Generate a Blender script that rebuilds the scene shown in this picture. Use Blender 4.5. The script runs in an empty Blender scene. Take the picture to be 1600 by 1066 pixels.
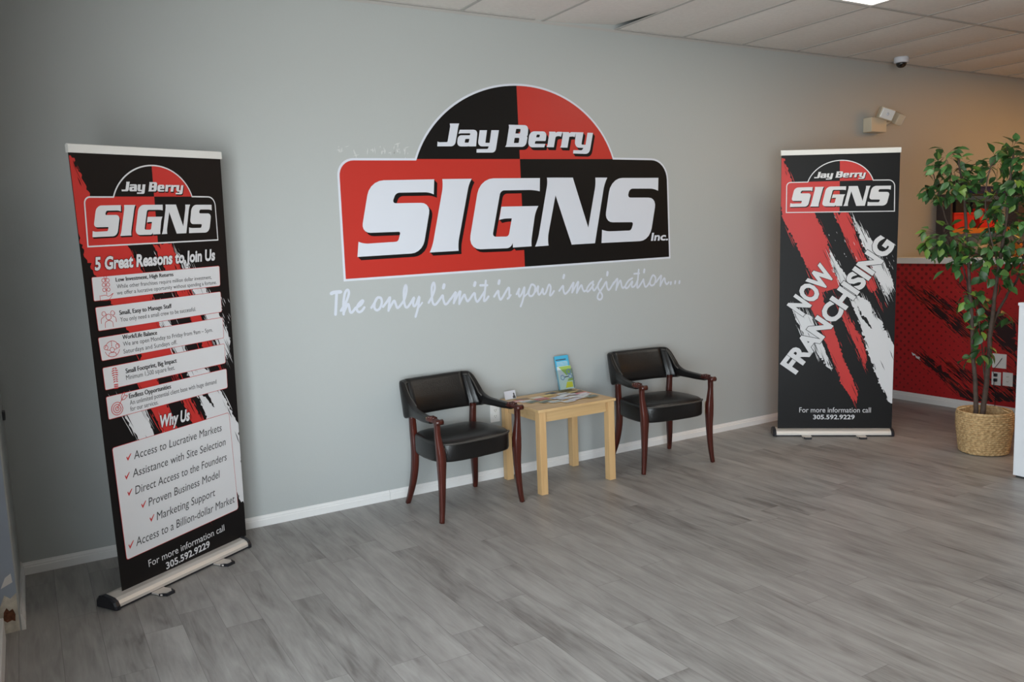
import bpy, bmesh, math, random
from mathutils import Vector, Matrix
from mathutils.geometry import tessellate_polygon

random.seed(7)
SC = bpy.context.scene
COL = SC.collection

# ------------------------------------------------------------------ camera
YAW, PITCH, ROLL = 0.533, 0.1218, -0.0384
def make_camera():
    cd = bpy.data.cameras.new('camera')
    cd.sensor_width = 36.0
    cd.lens = 1286.884 * 36.0 / 1600.0
    cd.clip_start = 0.05
    co = bpy.data.objects.new('camera', cd)
    COL.objects.link(co)
    cy, sy, cp, sp = math.cos(YAW), math.sin(YAW), math.cos(PITCH), math.sin(PITCH)
    f = Vector((sy * cp, cy * cp, -sp))
    r = Vector((cy, -sy, 0.0))
    u = r.cross(f)
    cr, sr = math.cos(ROLL), math.sin(ROLL)
    r2 = r * cr + u * sr
    u2 = -r * sr + u * cr
    m = Matrix(((r2.x, u2.x, -f.x, 0.0), (r2.y, u2.y, -f.y, -4.7332), (r2.z, u2.z, -f.z, 1.5884), (0, 0, 0, 1)))
    co.matrix_world = m
    SC.camera = co
make_camera()

# ------------------------------------------------------------------ exposure, sky, daylight
SC.view_settings.view_transform = 'Standard'
SC.view_settings.look = 'None'
SC.view_settings.gamma = 1.0
SC.view_settings.use_curve_mapping = False
SC.view_settings.exposure = 0.0
SC.cycles.use_denoising = True
SC.cycles.max_bounces = 10
SC.cycles.diffuse_bounces = 6
SC.cycles.transparent_max_bounces = 12
SC.cycles.sample_clamp_indirect = 6.0
SC.cycles.caustics_reflective = False
SC.cycles.caustics_refractive = False

SKY_STRENGTH = 26.0
SKY_BASE = 8.0
WIN_FROM, WIN_TO, WIN_TOP = 2.0, 9.0, 2.35
WARM_TINT = (1.0, 0.45, 0.10)
GLOW_FROM = 0.78
LAMP_STRENGTH = 8.0
WARM_STRENGTH = 11.5
W = bpy.data.worlds.new('daylight')
SC.world = W
W.use_nodes = True
nt = W.node_tree
nt.nodes.clear()
wo = nt.nodes.new('ShaderNodeOutputWorld')
bg = nt.nodes.new('ShaderNodeBackground')
tc = nt.nodes.new('ShaderNodeTexCoord')
sx = nt.nodes.new('ShaderNodeSeparateXYZ')
rp = nt.nodes.new('ShaderNodeValToRGB')
rp.color_ramp.elements[0].position = 0.44
rp.color_ramp.elements[0].color = (0.62, 0.63, 0.63, 1)
rp.color_ramp.elements[1].position = 0.56
rp.color_ramp.elements[1].color = (0.86, 0.93, 1.0, 1)
mr = nt.nodes.new('ShaderNodeMapRange')
mr.inputs[1].default_value = -1.0
nt.links.new(tc.outputs['Generated'], sx.inputs[0])
nt.links.new(sx.outputs['Z'], mr.inputs[0])
nt.links.new(mr.outputs[0], rp.inputs[0])
nt.links.new(rp.outputs[0], bg.inputs[0])
# glow lobe added to the world, aimed to make daylight fade into the corner
GLOW_DIR = Vector((-0.34, -0.93, -0.17)).normalized()
vd_ = nt.nodes.new('ShaderNodeVectorMath')
vd_.operation = 'DOT_PRODUCT'
vd_.inputs[1].default_value = GLOW_DIR
nt.links.new(tc.outputs['Generated'], vd_.inputs[0])
gm = nt.nodes.new('ShaderNodeMapRange')
gm.interpolation_type = 'SMOOTHSTEP'
gm.inputs[1].default_value = GLOW_FROM
gm.inputs[2].default_value = 1.0
gm.inputs[3].default_value = SKY_BASE
gm.inputs[4].default_value = SKY_STRENGTH
nt.links.new(vd_.outputs['Value'], gm.inputs[0])
nt.links.new(gm.outputs[0], bg.inputs[1])
nt.links.new(bg.outputs[0], wo.inputs[0])

def portal(name, loc, rot, sx_, sy_):
    ld = bpy.data.lights.new(name, 'AREA')
    ld.shape = 'RECTANGLE'
    ld.size, ld.size_y = sx_, sy_
    ld.cycles.is_portal = True
    o = bpy.data.objects.new(name, ld)
    o.location = loc
    o.rotation_euler = rot
    COL.objects.link(o)
portal('daylight_portal_left', (-0.36, -(WIN_FROM + WIN_TO) / 2, 0.1 + (WIN_TOP - 0.1) / 2), (0, -math.pi / 2, 0), WIN_TOP - 0.1, WIN_TO - WIN_FROM)

# ------------------------------------------------------------------ materials
def new_mat(name):
    m = bpy.data.materials.new(name)
    m.use_nodes = True
    return m, m.node_tree, m.node_tree.nodes['Principled BSDF']

def mat(name, col, rough=0.6, metal=0.0, spec=0.5, bump=0.0, bscale=200.0, var=0.0, vscale=6.0, coat=0.0, trans=0.0):
    m, t, p = new_mat(name)
    p.inputs['Base Color'].default_value = (*col, 1)
    p.inputs['Roughness'].default_value = rough
    p.inputs['Metallic'].default_value = metal
    p.inputs['Specular IOR Level'].default_value = spec
    p.inputs['Coat Weight'].default_value = coat
    p.inputs['Transmission Weight'].default_value = trans
    if bump or var:
        c = t.nodes.new('ShaderNodeTexCoord')
    if bump:
        n = t.nodes.new('ShaderNodeTexNoise')
        n.inputs['Scale'].default_value = bscale
        n.inputs['Detail'].default_value = 3
        t.links.new(c.outputs['Object'], n.inputs['Vector'])
        b = t.nodes.new('ShaderNodeBump')
        b.inputs['Strength'].default_value = bump
        b.inputs['Distance'].default_value = 0.004
        t.links.new(n.outputs[0], b.inputs['Height'])
        t.links.new(b.outputs[0], p.inputs['Normal'])
    if var:
        n = t.nodes.new('ShaderNodeTexNoise')
        n.inputs['Scale'].default_value = vscale
        n.inputs['Detail'].default_value = 4
        t.links.new(c.outputs['Object'], n.inputs['Vector'])
        r = t.nodes.new('ShaderNodeValToRGB')
        r.color_ramp.elements[0].position = 0.3
        r.color_ramp.elements[1].position = 0.7
        r.color_ramp.elements[0].color = (*[max(0, x * (1 - var)) for x in col], 1)
        r.color_ramp.elements[1].color = (*[min(1, x * (1 + var)) for x in col], 1)
        t.links.new(n.outputs[0], r.inputs[0])
        t.links.new(r.outputs[0], p.inputs['Base Color'])
    return m

def emis(name, col, s):
    m, t, p = new_mat(name)
    p.inputs['Base Color'].default_value = (0.8, 0.8, 0.8, 1)
    p.inputs['Emission Color'].default_value = (*col, 1)
    p.inputs['Emission Strength'].default_value = s
    return m

def glass(name, tint=(0.95, 0.97, 0.97), mix=0.08):
    m, t, p = new_mat(name)
    t.nodes.remove(p)
    tr = t.nodes.new('ShaderNodeBsdfTransparent')
    tr.inputs[0].default_value = (*tint, 1)
    gl = t.nodes.new('ShaderNodeBsdfGlossy')
    gl.inputs['Roughness'].default_value = 0.02
    mx = t.nodes.new('ShaderNodeMixShader')
    mx.inputs[0].default_value = mix
    t.links.new(tr.outputs[0], mx.inputs[1])
    t.links.new(gl.outputs[0], mx.inputs[2])
    t.links.new(mx.outputs[0], t.nodes['Material Output'].inputs['Surface'])
    return m

def wood(name, c1, c2, axis=2, scale=18.0, rough=0.35, spec=0.5, stretch=0.08):
    m, t, p = new_mat(name)
    c = t.nodes.new('ShaderNodeTexCoord')
    mp = t.nodes.new('ShaderNodeMapping')
    s = [1.0, 1.0, 1.0]
    s[axis] = stretch
    mp.inputs['Scale'].default_value = s
    n = t.nodes.new('ShaderNodeTexNoise')
    n.inputs['Scale'].default_value = scale
    n.inputs['Detail'].default_value = 6
    n.inputs['Distortion'].default_value = 0.6
    r = t.nodes.new('ShaderNodeValToRGB')
    r.color_ramp.elements[0].position = 0.32
    r.color_ramp.elements[1].position = 0.68
    r.color_ramp.elements[0].color = (*c1, 1)
    r.color_ramp.elements[1].color = (*c2, 1)
    t.links.new(c.outputs['Object'], mp.inputs[0])
    t.links.new(mp.outputs[0], n.inputs['Vector'])
    t.links.new(n.outputs[0], r.inputs[0])
    t.links.new(r.outputs[0], p.inputs['Base Color'])
    p.inputs['Roughness'].default_value = rough
    p.inputs['Specular IOR Level'].default_value = spec
    return m

def N(t, kind, **kw):
    n = t.nodes.new(kind)
    for k, v in kw.items():
        setattr(n, k, v)
    return n

def math_node(t, op, a, b=None):
    n = t.nodes.new('ShaderNodeMath')
    n.operation = op
    for i, v in enumerate((a, b)):
        if v is None:
            continue
        if isinstance(v, (int, float)):
            n.inputs[i].default_value = v
        else:
            t.links.new(v, n.inputs[i])
    return n.outputs[0]

def floor_material():
    m, t, p = new_mat('grey_vinyl_plank')
    c = N(t, 'ShaderNodeTexCoord')
    s = N(t, 'ShaderNodeSeparateXYZ')
    t.links.new(c.outputs['Object'], s.inputs[0])
    x, y = s.outputs['X'], s.outputs['Y']
    PW, PL = 0.152, 1.22
    xs = math_node(t, 'DIVIDE', x, PW)
    row = math_node(t, 'FLOOR', xs)
    fx = math_node(t, 'FRACT', xs)
    wn = N(t, 'ShaderNodeTexWhiteNoise', noise_dimensions='1D')
    t.links.new(row, wn.inputs['W'])
    ys = math_node(t, 'ADD', math_node(t, 'DIVIDE', y, PL), wn.outputs['Value'])
    cell = math_node(t, 'FLOOR', ys)
    fy = math_node(t, 'FRACT', ys)
    cb = N(t, 'ShaderNodeCombineXYZ')
    t.links.new(row, cb.inputs[0])
    t.links.new(cell, cb.inputs[1])
    w2 = N(t, 'ShaderNodeTexWhiteNoise', noise_dimensions='2D')
    t.links.new(cb.outputs[0], w2.inputs['Vector'])
    # grain, shifted plank by plank and drawn out along the plank
    off = N(t, 'ShaderNodeVectorMath', operation='SCALE')
    t.links.new(w2.outputs['Color'], off.inputs[0])
    off.inputs['Scale'].default_value = 37.0
    add = N(t, 'ShaderNodeVectorMath', operation='ADD')
    t.links.new(c.outputs['Object'], add.inputs[0])
    t.links.new(off.outputs[0], add.inputs[1])
    mp = N(t, 'ShaderNodeMapping')
    mp.inputs['Scale'].default_value = (1.0, 0.09, 1.0)
    t.links.new(add.outputs[0], mp.inputs[0])
    n1 = N(t, 'ShaderNodeTexNoise')
    n1.inputs['Scale'].default_value = 42.0
    n1.inputs['Detail'].default_value = 8
    n1.inputs['Distortion'].default_value = 1.2
    t.links.new(mp.outputs[0], n1.inputs['Vector'])
    mp2 = N(t, 'ShaderNodeMapping')
    mp2.inputs['Scale'].default_value = (1.0, 0.22, 1.0)
    t.links.new(add.outputs[0], mp2.inputs[0])
    n2 = N(t, 'ShaderNodeTexNoise')
    n2.inputs['Scale'].default_value = 9.0
    n2.inputs['Detail'].default_value = 4
    n2.inputs['Distortion'].default_value = 0.8
    t.links.new(mp2.outputs[0], n2.inputs['Vector'])
    v = math_node(t, 'ADD', math_node(t, 'MULTIPLY', n1.outputs[0], 0.40), math_node(t, 'MULTIPLY', n2.outputs[0], 0.62))
    v = math_node(t, 'ADD', v, math_node(t, 'MULTIPLY', math_node(t, 'SUBTRACT', w2.outputs['Value'], 0.5), 0.11))
    r = N(t, 'ShaderNodeValToRGB')
    e = r.color_ramp.elements
    e[0].position = 0.30
    e[0].color = (0.147, 0.133, 0.125, 1)
    e[1].position = 0.70
    e[1].color = (0.386, 0.372, 0.356, 1)
    k = e.new(0.44)
    k.color = (0.257, 0.243, 0.231, 1)
    k = e.new(0.56)
    k.color = (0.319, 0.304, 0.290, 1)
    t.links.new(v, r.inputs[0])
    # joints
    ex = math_node(t, 'MINIMUM', fx, math_node(t, 'SUBTRACT', 1.0, fx))
    ey = math_node(t, 'MINIMUM', fy, math_node(t, 'SUBTRACT', 1.0, fy))
    jx = math_node(t, 'LESS_THAN', ex, 0.009)
    jy = math_node(t, 'LESS_THAN', ey, 0.0011)
    j = math_node(t, 'MAXIMUM', jx, jy)
    mx = N(t, 'ShaderNodeMix', data_type='RGBA')
    t.links.new(math_node(t, 'MULTIPLY', j, 0.45), mx.inputs['Factor'])
    t.links.new(r.outputs[0], mx.inputs['A'])
    mx.inputs['B'].default_value = (0.09, 0.082, 0.075, 1)
    t.links.new(mx.outputs['Result'], p.inputs['Base Color'])
    rr = math_node(t, 'ADD', 0.34, math_node(t, 'MULTIPLY', n1.outputs[0], 0.16))
    t.links.new(rr, p.inputs['Roughness'])
    b = N(t, 'ShaderNodeBump')
    b.inputs['Strength'].default_value = 0.10
    b.inputs['Distance'].default_value = 0.002
    t.links.new(n1.outputs[0], b.inputs['Height'])
    t.links.new(b.outputs[0], p.inputs['Normal'])
    return m

def halftone_material():
    m, t, p = new_mat('red_halftone_vinyl')
    c = N(t, 'ShaderNodeTexCoord')
    s = N(t, 'ShaderNodeSeparateXYZ')
    t.links.new(c.outputs['Object'], s.inputs[0])
    y, z = s.outputs['Y'], s.outputs['Z']
    # 45 degree grid of dots
    P = 0.077
    a = math_node(t, 'SUBTRACT', math_node(t, 'FRACT', math_node(t, 'DIVIDE', math_node(t, 'ADD', y, z), P)), 0.5)
    b = math_node(t, 'SUBTRACT', math_node(t, 'FRACT', math_node(t, 'DIVIDE', math_node(t, 'SUBTRACT', y, z), P)), 0.5)
    d = math_node(t, 'SQRT', math_node(t, 'ADD', math_node(t, 'MULTIPLY', a, a), math_node(t, 'MULTIPLY', b, b)))
    # dots shrink away from the wall end and towards the foot
    rad = math_node(t, 'ADD', 0.30, math_node(t, 'MULTIPLY', y, 0.16))
    rad = math_node(t, 'ADD', rad, math_node(t, 'MULTIPLY', math_node(t, 'SUBTRACT', z, 1.2), 0.09))
    k = math_node(t, 'LESS_THAN', d, rad)
    mx = N(t, 'ShaderNodeMix', data_type='RGBA')
    t.links.new(k, mx.inputs['Factor'])
    mx.inputs['A'].default_value = (0.43, 0.013, 0.016, 1)
    mx.inputs['B'].default_value = (0.20, 0.007, 0.008, 1)
    t.links.new(mx.outputs['Result'], p.inputs['Base Color'])
    p.inputs['Roughness'].default_value = 0.45
    return m

def basket_material():
    m, t, p = new_mat('woven_seagrass')
    c = N(t, 'ShaderNodeTexCoord')
    n = N(t, 'ShaderNodeTexNoise')
    n.inputs['Scale'].default_value = 60
    n.inputs['Detail'].default_value = 4
    t.links.new(c.outputs['Object'], n.inputs['Vector'])
    r = N(t, 'ShaderNodeValToRGB')
    r.color_ramp.elements[0].position = 0.3
    r.color_ramp.elements[0].color = (0.36, 0.22, 0.095, 1)
    r.color_ramp.elements[1].position = 0.7
    r.color_ramp.elements[1].color = (0.74, 0.54, 0.29, 1)
    t.links.new(n.outputs[0], r.inputs[0])
    t.links.new(r.outputs[0], p.inputs['Base Color'])
    p.inputs['Roughness'].default_value = 0.7
    return m

def leaf_material():
    m, t, p = new_mat('silk_leaf')
    g = N(t, 'ShaderNodeNewGeometry')
    r = N(t, 'ShaderNodeValToRGB')
    r.color_ramp.interpolation = 'CONSTANT'
    e = r.color_ramp.elements
    e[0].position = 0.0
    e[0].color = (0.022, 0.070, 0.018, 1)
    e[1].position = 0.86
    e[1].color = (0.17, 0.30, 0.05, 1)
    k = e.new(0.3); k.color = (0.040, 0.120, 0.030, 1)
    k = e.new(0.6); k.color = (0.070, 0.185, 0.05, 1)
    t.links.new(g.outputs['Random Per Island'], r.inputs[0])
    t.links.new(r.outputs[0], p.inputs['Base Color'])
    p.inputs['Roughness'].default_value = 0.4
    return m

M = {}
M['wall'] = mat('sage_grey_wall_paint', (0.440, 0.458, 0.452), 0.42, spec=0.35, bump=0.12, bscale=90)
M['farwall'] = mat('far_wall_paint', (0.20, 0.19, 0.17), 0.6)
M['ceiling'] = mat('acoustic_tile', (0.80, 0.76, 0.72), 0.9, bump=0.5, bscale=260, var=0.03, vscale=40)
M['tbar'] = mat('painted_t_bar', (0.46, 0.44, 0.42), 0.5)
M['floor'] = floor_material()
M['white'] = mat('white_trim_paint', (0.80, 0.79, 0.78), 0.35)
M['silver'] = mat('satin_aluminium', (0.80, 0.75, 0.70), 0.50, metal=0.55)
M['paleplastic'] = mat('pale_plastic', (0.80, 0.79, 0.76), 0.4)
M['blackplastic'] = mat('black_plastic', (0.012, 0.013, 0.018), 0.35)
M['vwhite'] = mat('white_vinyl', (0.665, 0.69, 0.76), 0.45)
M['vred'] = mat('red_vinyl', (0.505, 0.028, 0.018), 0.42)
M['vblack'] = mat('black_vinyl', (0.006, 0.0052, 0.005), 0.5, spec=0.22)
M['pblack'] = mat('printed_black', (0.0055, 0.005, 0.0055), 0.45, spec=0.25)
M['pred'] = mat('printed_red', (0.56, 0.032, 0.028), 0.42, spec=0.4)
M['pwhite'] = mat('printed_white', (0.70, 0.70, 0.72), 0.42, spec=0.4)
M['pgrey'] = mat('printed_grey_text', (0.05, 0.05, 0.052), 0.5)
M['tagline'] = mat('white_cut_lettering', (0.63, 0.66, 0.74), 0.5)
M['scar'] = mat('bare_paint_scar', (0.60, 0.61, 0.60), 0.7)
M['leather'] = mat('black_leather', (0.006, 0.0055, 0.0055), 0.33, spec=0.45, bump=0.25, bscale=140)
M['welt'] = mat('highlit_leather_welt', (0.055, 0.050, 0.045), 0.35, bump=0.3, bscale=200)  # highlight along the piping painted in as a paler tone
M['mahogany'] = wood('mahogany', (0.030, 0.006, 0.004), (0.085, 0.016, 0.010), 2, 30, 0.30, 0.45)
M['brass'] = mat('brass_nail', (0.42, 0.30, 0.14), 0.35, metal=0.9)
M['oak'] = wood('pale_maple', (0.55, 0.34, 0.155), (0.66, 0.44, 0.22), 2, 24, 0.42, 0.4)
M['oaktop'] = wood('pale_maple_top', (0.55, 0.36, 0.17), (0.66, 0.455, 0.235), 0, 24, 0.38, 0.4)
M['halftone'] = halftone_material()
M['mblack'] = mat('mural_black', (0.022, 0.004, 0.006), 0.45)
M['basket'] = basket_material()
M['leaf'] = leaf_material()
M['bark'] = mat('ficus_bark', (0.085, 0.058, 0.045), 0.8, bump=0.6, bscale=60, var=0.3, vscale=25)
M['moss'] = mat('dried_moss', (0.10, 0.08, 0.045), 0.9, bump=0.8, bscale=60, var=0.4, vscale=40)
M['beige'] = mat('aged_beige_plastic', (0.66, 0.58, 0.45), 0.45)
M['lens'] = mat('frosted_lens', (0.80, 0.80, 0.80), 0.15, spec=0.8)
M['darkdome'] = mat('smoked_dome', (0.006, 0.006, 0.007), 0.08, spec=0.8)
M['redplastic'] = mat('red_bin_plastic', (0.62, 0.02, 0.012), 0.4)
M['blueplastic'] = mat('navy_plastic', (0.012, 0.018, 0.10), 0.4)
M['orange'] = mat('orange_rack_paint', (0.62, 0.21, 0.03), 0.5)
M['darkmetal'] = mat('dark_rack_metal', (0.05, 0.04, 0.045), 0.5)
M['tan'] = mat('tan_plastic', (0.42, 0.27, 0.11), 0.5)
M['glass'] = glass('window_glass')
M['acrylic'] = glass('clear_acrylic', (0.93, 0.97, 0.97), 0.12)
M['plaster'] = mat('bare_plaster', (0.62, 0.58, 0.50), 0.9, var=0.3, vscale=20)
M['daylit_blue'] = mat('blue_daylit_wall', (0.36, 0.42, 0.52), 0.6)  # bluish daylight on the wall end put into its colour
M['rust'] = mat('rust_brown_patch', (0.16, 0.06, 0.03), 0.9, var=0.5, vscale=60)
M['lamp'] = emis('lit_diffuser', (1.0, 0.95, 0.84), LAMP_STRENGTH)
M['warmlamp'] = emis('warm_lit_diffuser', WARM_TINT, WARM_STRENGTH)
M['cabinet'] = mat('white_laminate', (0.80, 0.82, 0.86), 0.3)
M['shadowgap'] = mat('painted_shade', (0.03, 0.03, 0.03), 0.6)  # dark tone standing in for shade at cabinet base and above ceiling
M['counter'] = mat('grey_laminate', (0.35, 0.34, 0.33), 0.4)

# ------------------------------------------------------------------ mesh helpers
class MB:
    """collects faces; build() links them as one mesh object"""
    def __init__(self):
        self.bm = bmesh.new()
        self.mats = []
    def mi(self, m):
        if m not in self.mats:
            self.mats.append(m)
        return self.mats.index(m)
    def face(self, pts, m):
        vs = [self.bm.verts.new(p) for p in pts]
        try:
            f = self.bm.faces.new(vs)
            f.material_index = self.mi(m)
            return f
        except ValueError:
            return None
    def box(self, lo, hi, m, bevel=0.0, mtx=None):
        lo, hi = Vector(lo), Vector(hi)
        r = bmesh.ops.create_cube(self.bm, size=1.0)
        vs = r['verts']
        d = hi - lo
        c = (hi + lo) / 2
        for v in vs:
            v.co = Vector((v.co.x * d.x, v.co.y * d.y, v.co.z * d.z)) + c
        fs = {f for v in vs for f in v.link_faces}
        for f in fs:
            f.material_index = self.mi(m)
        if bevel:
            es = list({e for v in vs for e in v.link_edges})
            rr = bmesh.ops.bevel(self.bm, geom=es, offset=bevel, segments=2, affect='EDGES', profile=0.6)
            for f in rr['faces']:
                f.material_index = self.mi(m)
            vs = list({v for f in rr['faces'] for v in f.verts} | {v for v in vs if v.is_valid})
        if mtx is not None:
            for v in vs:
                v.co = mtx @ v.co
        return self
    def loft(self, rings, m, closed=True, cap=True, smooth=True):
        rr = [[self.bm.verts.new(p) for p in ring] for ring in rings]
        n = len(rr[0])
        k = self.mi(m)
        for a, b in zip(rr, rr[1:]):
            for i in range(n if closed else n - 1):
                j = (i + 1) % n
                f = self.bm.faces.new((a[i], a[j], b[j], b[i]))
                f.material_index = k
                f.smooth = smooth
        if cap and closed:
            for ring, rev in ((rr[0], True), (rr[-1], False)):
                f = self.bm.faces.new(list(reversed(ring)) if rev else ring)
                f.material_index = k
        return self
    def tube(self, pts, rad, m, seg=8, smooth=True, square=False, cap=True):
        """round (or squared) tube along pts; rad is a number or one per point"""
        pts = [Vector(p) for p in pts]
        n = len(pts)
        rads = rad if isinstance(rad, (list, tuple)) else [rad] * n
        rings = []
        prev = None
        for i, p in enumerate(pts):
            d = (pts[min(i + 1, n - 1)] - pts[max(i - 1, 0)]).normalized()
            if prev is None:
                a = Vector((1, 0, 0)) if abs(d.x) < 0.9 else Vector((0, 1, 0))
            else:
                a = prev
            a = (a - d * a.dot(d)).normalized()
            prev = a
            b = d.cross(a)
            r = rads[i]
            rx, ry = r if isinstance(r, (list, tuple)) else (r, r)
            ring = []
            if square:
                q = 0.78
                for sx_, sy_ in ((1, q), (q, 1), (-q, 1), (-1, q), (-1, -q), (-q, -1), (q, -1), (1, -q)):
                    ring.append(p + a * sx_ * rx + b * sy_ * ry)
            else:
                for k in range(seg):
                    t = 2 * math.pi * k / seg
                    ring.append(p + a * math.cos(t) * rx + b * math.sin(t) * ry)
            rings.append(ring)
        return self.loft(rings, m, True, cap, smooth)
    def lathe(self, prof, m, seg=24, centre=(0, 0, 0), smooth=True, cap=True):
        c = Vector(centre)
        rings = []
        for r, z in prof:
            rings.append([c + Vector((r * math.cos(2 * math.pi * k / seg), r * math.sin(2 * math.pi * k / seg), z)) for k in range(seg)])
        return self.loft(rings, m, True, cap, smooth)
    def sphere(self, c, r, m, seg=10, squash=(1, 1, 1)):
        res = bmesh.ops.create_uvsphere(self.bm, u_segments=seg, v_segments=max(4, seg // 2), radius=r)
        k = self.mi(m)
        for v in res['verts']:
            v.co = Vector((v.co.x * squash[0], v.co.y * squash[1], v.co.z * squash[2])) + Vector(c)
        for f in {f for v in res['verts'] for f in v.link_faces}:
            f.material_index = k
            f.smooth = True
        return self
    def build(self, name, parent=None, loc=None, rotz=None, normals=True):
        if normals:
            bmesh.ops.recalc_face_normals(self.bm, faces=self.bm.faces[:])
        me = bpy.data.meshes.new(name)
        self.bm.to_mesh(me)
        self.bm.free()
        for m in self.mats:
            me.materials.append(M[m] if isinstance(m, str) else m)
        o = bpy.data.objects.new(name, me)
        COL.objects.link(o)
        if parent is not None:
            o.parent = parent
        if loc is not None:
            o.location = loc
        if rotz is not None:
            o.rotation_euler = (0, 0, rotz)
        return o

def tag(o, label, cat, group=None):
    o['label'] = label
    o['category'] = cat
    if group:
        o['group'] = group
    return o

def thing(name, label, cat, loc=(0, 0, 0), rotz=0.0, group=None):
    o = bpy.data.objects.new(name, None)
    o.empty_display_size = 0.1
    COL.objects.link(o)
    o.location = loc
    o.rotation_euler = (0, 0, rotz)
    return tag(o, label, cat, group)

def struct(o):
    o['kind'] = 'structure'
    return o

def box(name, lo, hi, m, parent=None, bevel=0.0):
    return MB().box(lo, hi, m, bevel).build(name, parent)

def catmull(pts, n=6):
    pts = [Vector(p) for p in pts]
    if len(pts) < 3:
        return pts
    P = [pts[0] * 2 - pts[1]] + pts + [pts[-1] * 2 - pts[-2]]
    out = []
    for i in range(1, len(P) - 2):
        for k in range(n):
            t = k / n
            a, b, c, d = P[i - 1], P[i], P[i + 1], P[i + 2]
            out.append(0.5 * (2 * b + (c - a) * t + (2 * a - 5 * b + 4 * c - d) * t * t + (3 * b - a - 3 * c + d) * t ** 3))
    out.append(pts[-1])
    return out

# ------------------------------------------------------------------ flat print helpers (2D, metres)
def rounded(poly, seg=5):
    """poly of [x, z] or [x, z, radius] -> dense outline"""
    n = len(poly)
    out = []
    for i, p in enumerate(poly):
        r = p[2] if len(p) > 2 else 0.0
        P = Vector(p[:2])
        if r <= 0:
            out.append(P)
            continue
        A = Vector(poly[i - 1][:2]) - P
        B = Vector(poly[(i + 1) % n][:2]) - P
        la, lb = A.length, B.length
        A.normalize(); B.normalize()
        t = min(r, la * (0.49 if len(poly[i - 1]) > 2 else 0.95), lb * (0.49 if len(poly[(i + 1) % n]) > 2 else 0.95))
        a, b = P + A * t, P + B * t
        for k in range(seg + 1):
            s = k / seg
            # conic arc
            w = 0.75
            d = (1 - s) ** 2 + 2 * w * s * (1 - s) + s * s
            out.append((a * (1 - s) ** 2 + P * (2 * w * s * (1 - s)) + b * s * s) / d)
    return out

def area2(p):
    return sum(p[i - 1].x * p[i].y - p[i].x * p[i - 1].y for i in range(len(p)))

def inset(p, d):
    n = len(p)
    s = 1.0 if area2(p) > 0 else -1.0
    out = []
    for i in range(n):
        e1 = (p[i] - p[i - 1])
        e2 = (p[(i + 1) % n] - p[i])
        if e1.length < 1e-7 or e2.length < 1e-7:
            out.append(p[i].copy())
            continue
        n1 = Vector((-e1.y, e1.x)).normalized() * s
        n2 = Vector((-e2.y, e2.x)).normalized() * s
        b = n1 + n2
        k = b.length_squared
        if k < 1e-6:
            out.append(p[i] + n1 * d)
        else:
            out.append(p[i] + b * (2 * d / k))
    return out

def clip(p, a, nrm):
    """keep the side of the line through a where nrm points"""
    a, nrm = Vector(a), Vector(nrm)
    out = []
    for i in range(len(p)):
        A, B = p[i - 1], p[i]
        da, db = (A - a).dot(nrm), (B - a).dot(nrm)
        if (da >= 0) != (db >= 0):
            out.append(A + (B - A) * (da / (da - db)))
        if db >= 0:
            out.append(B.copy())
    return out

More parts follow.
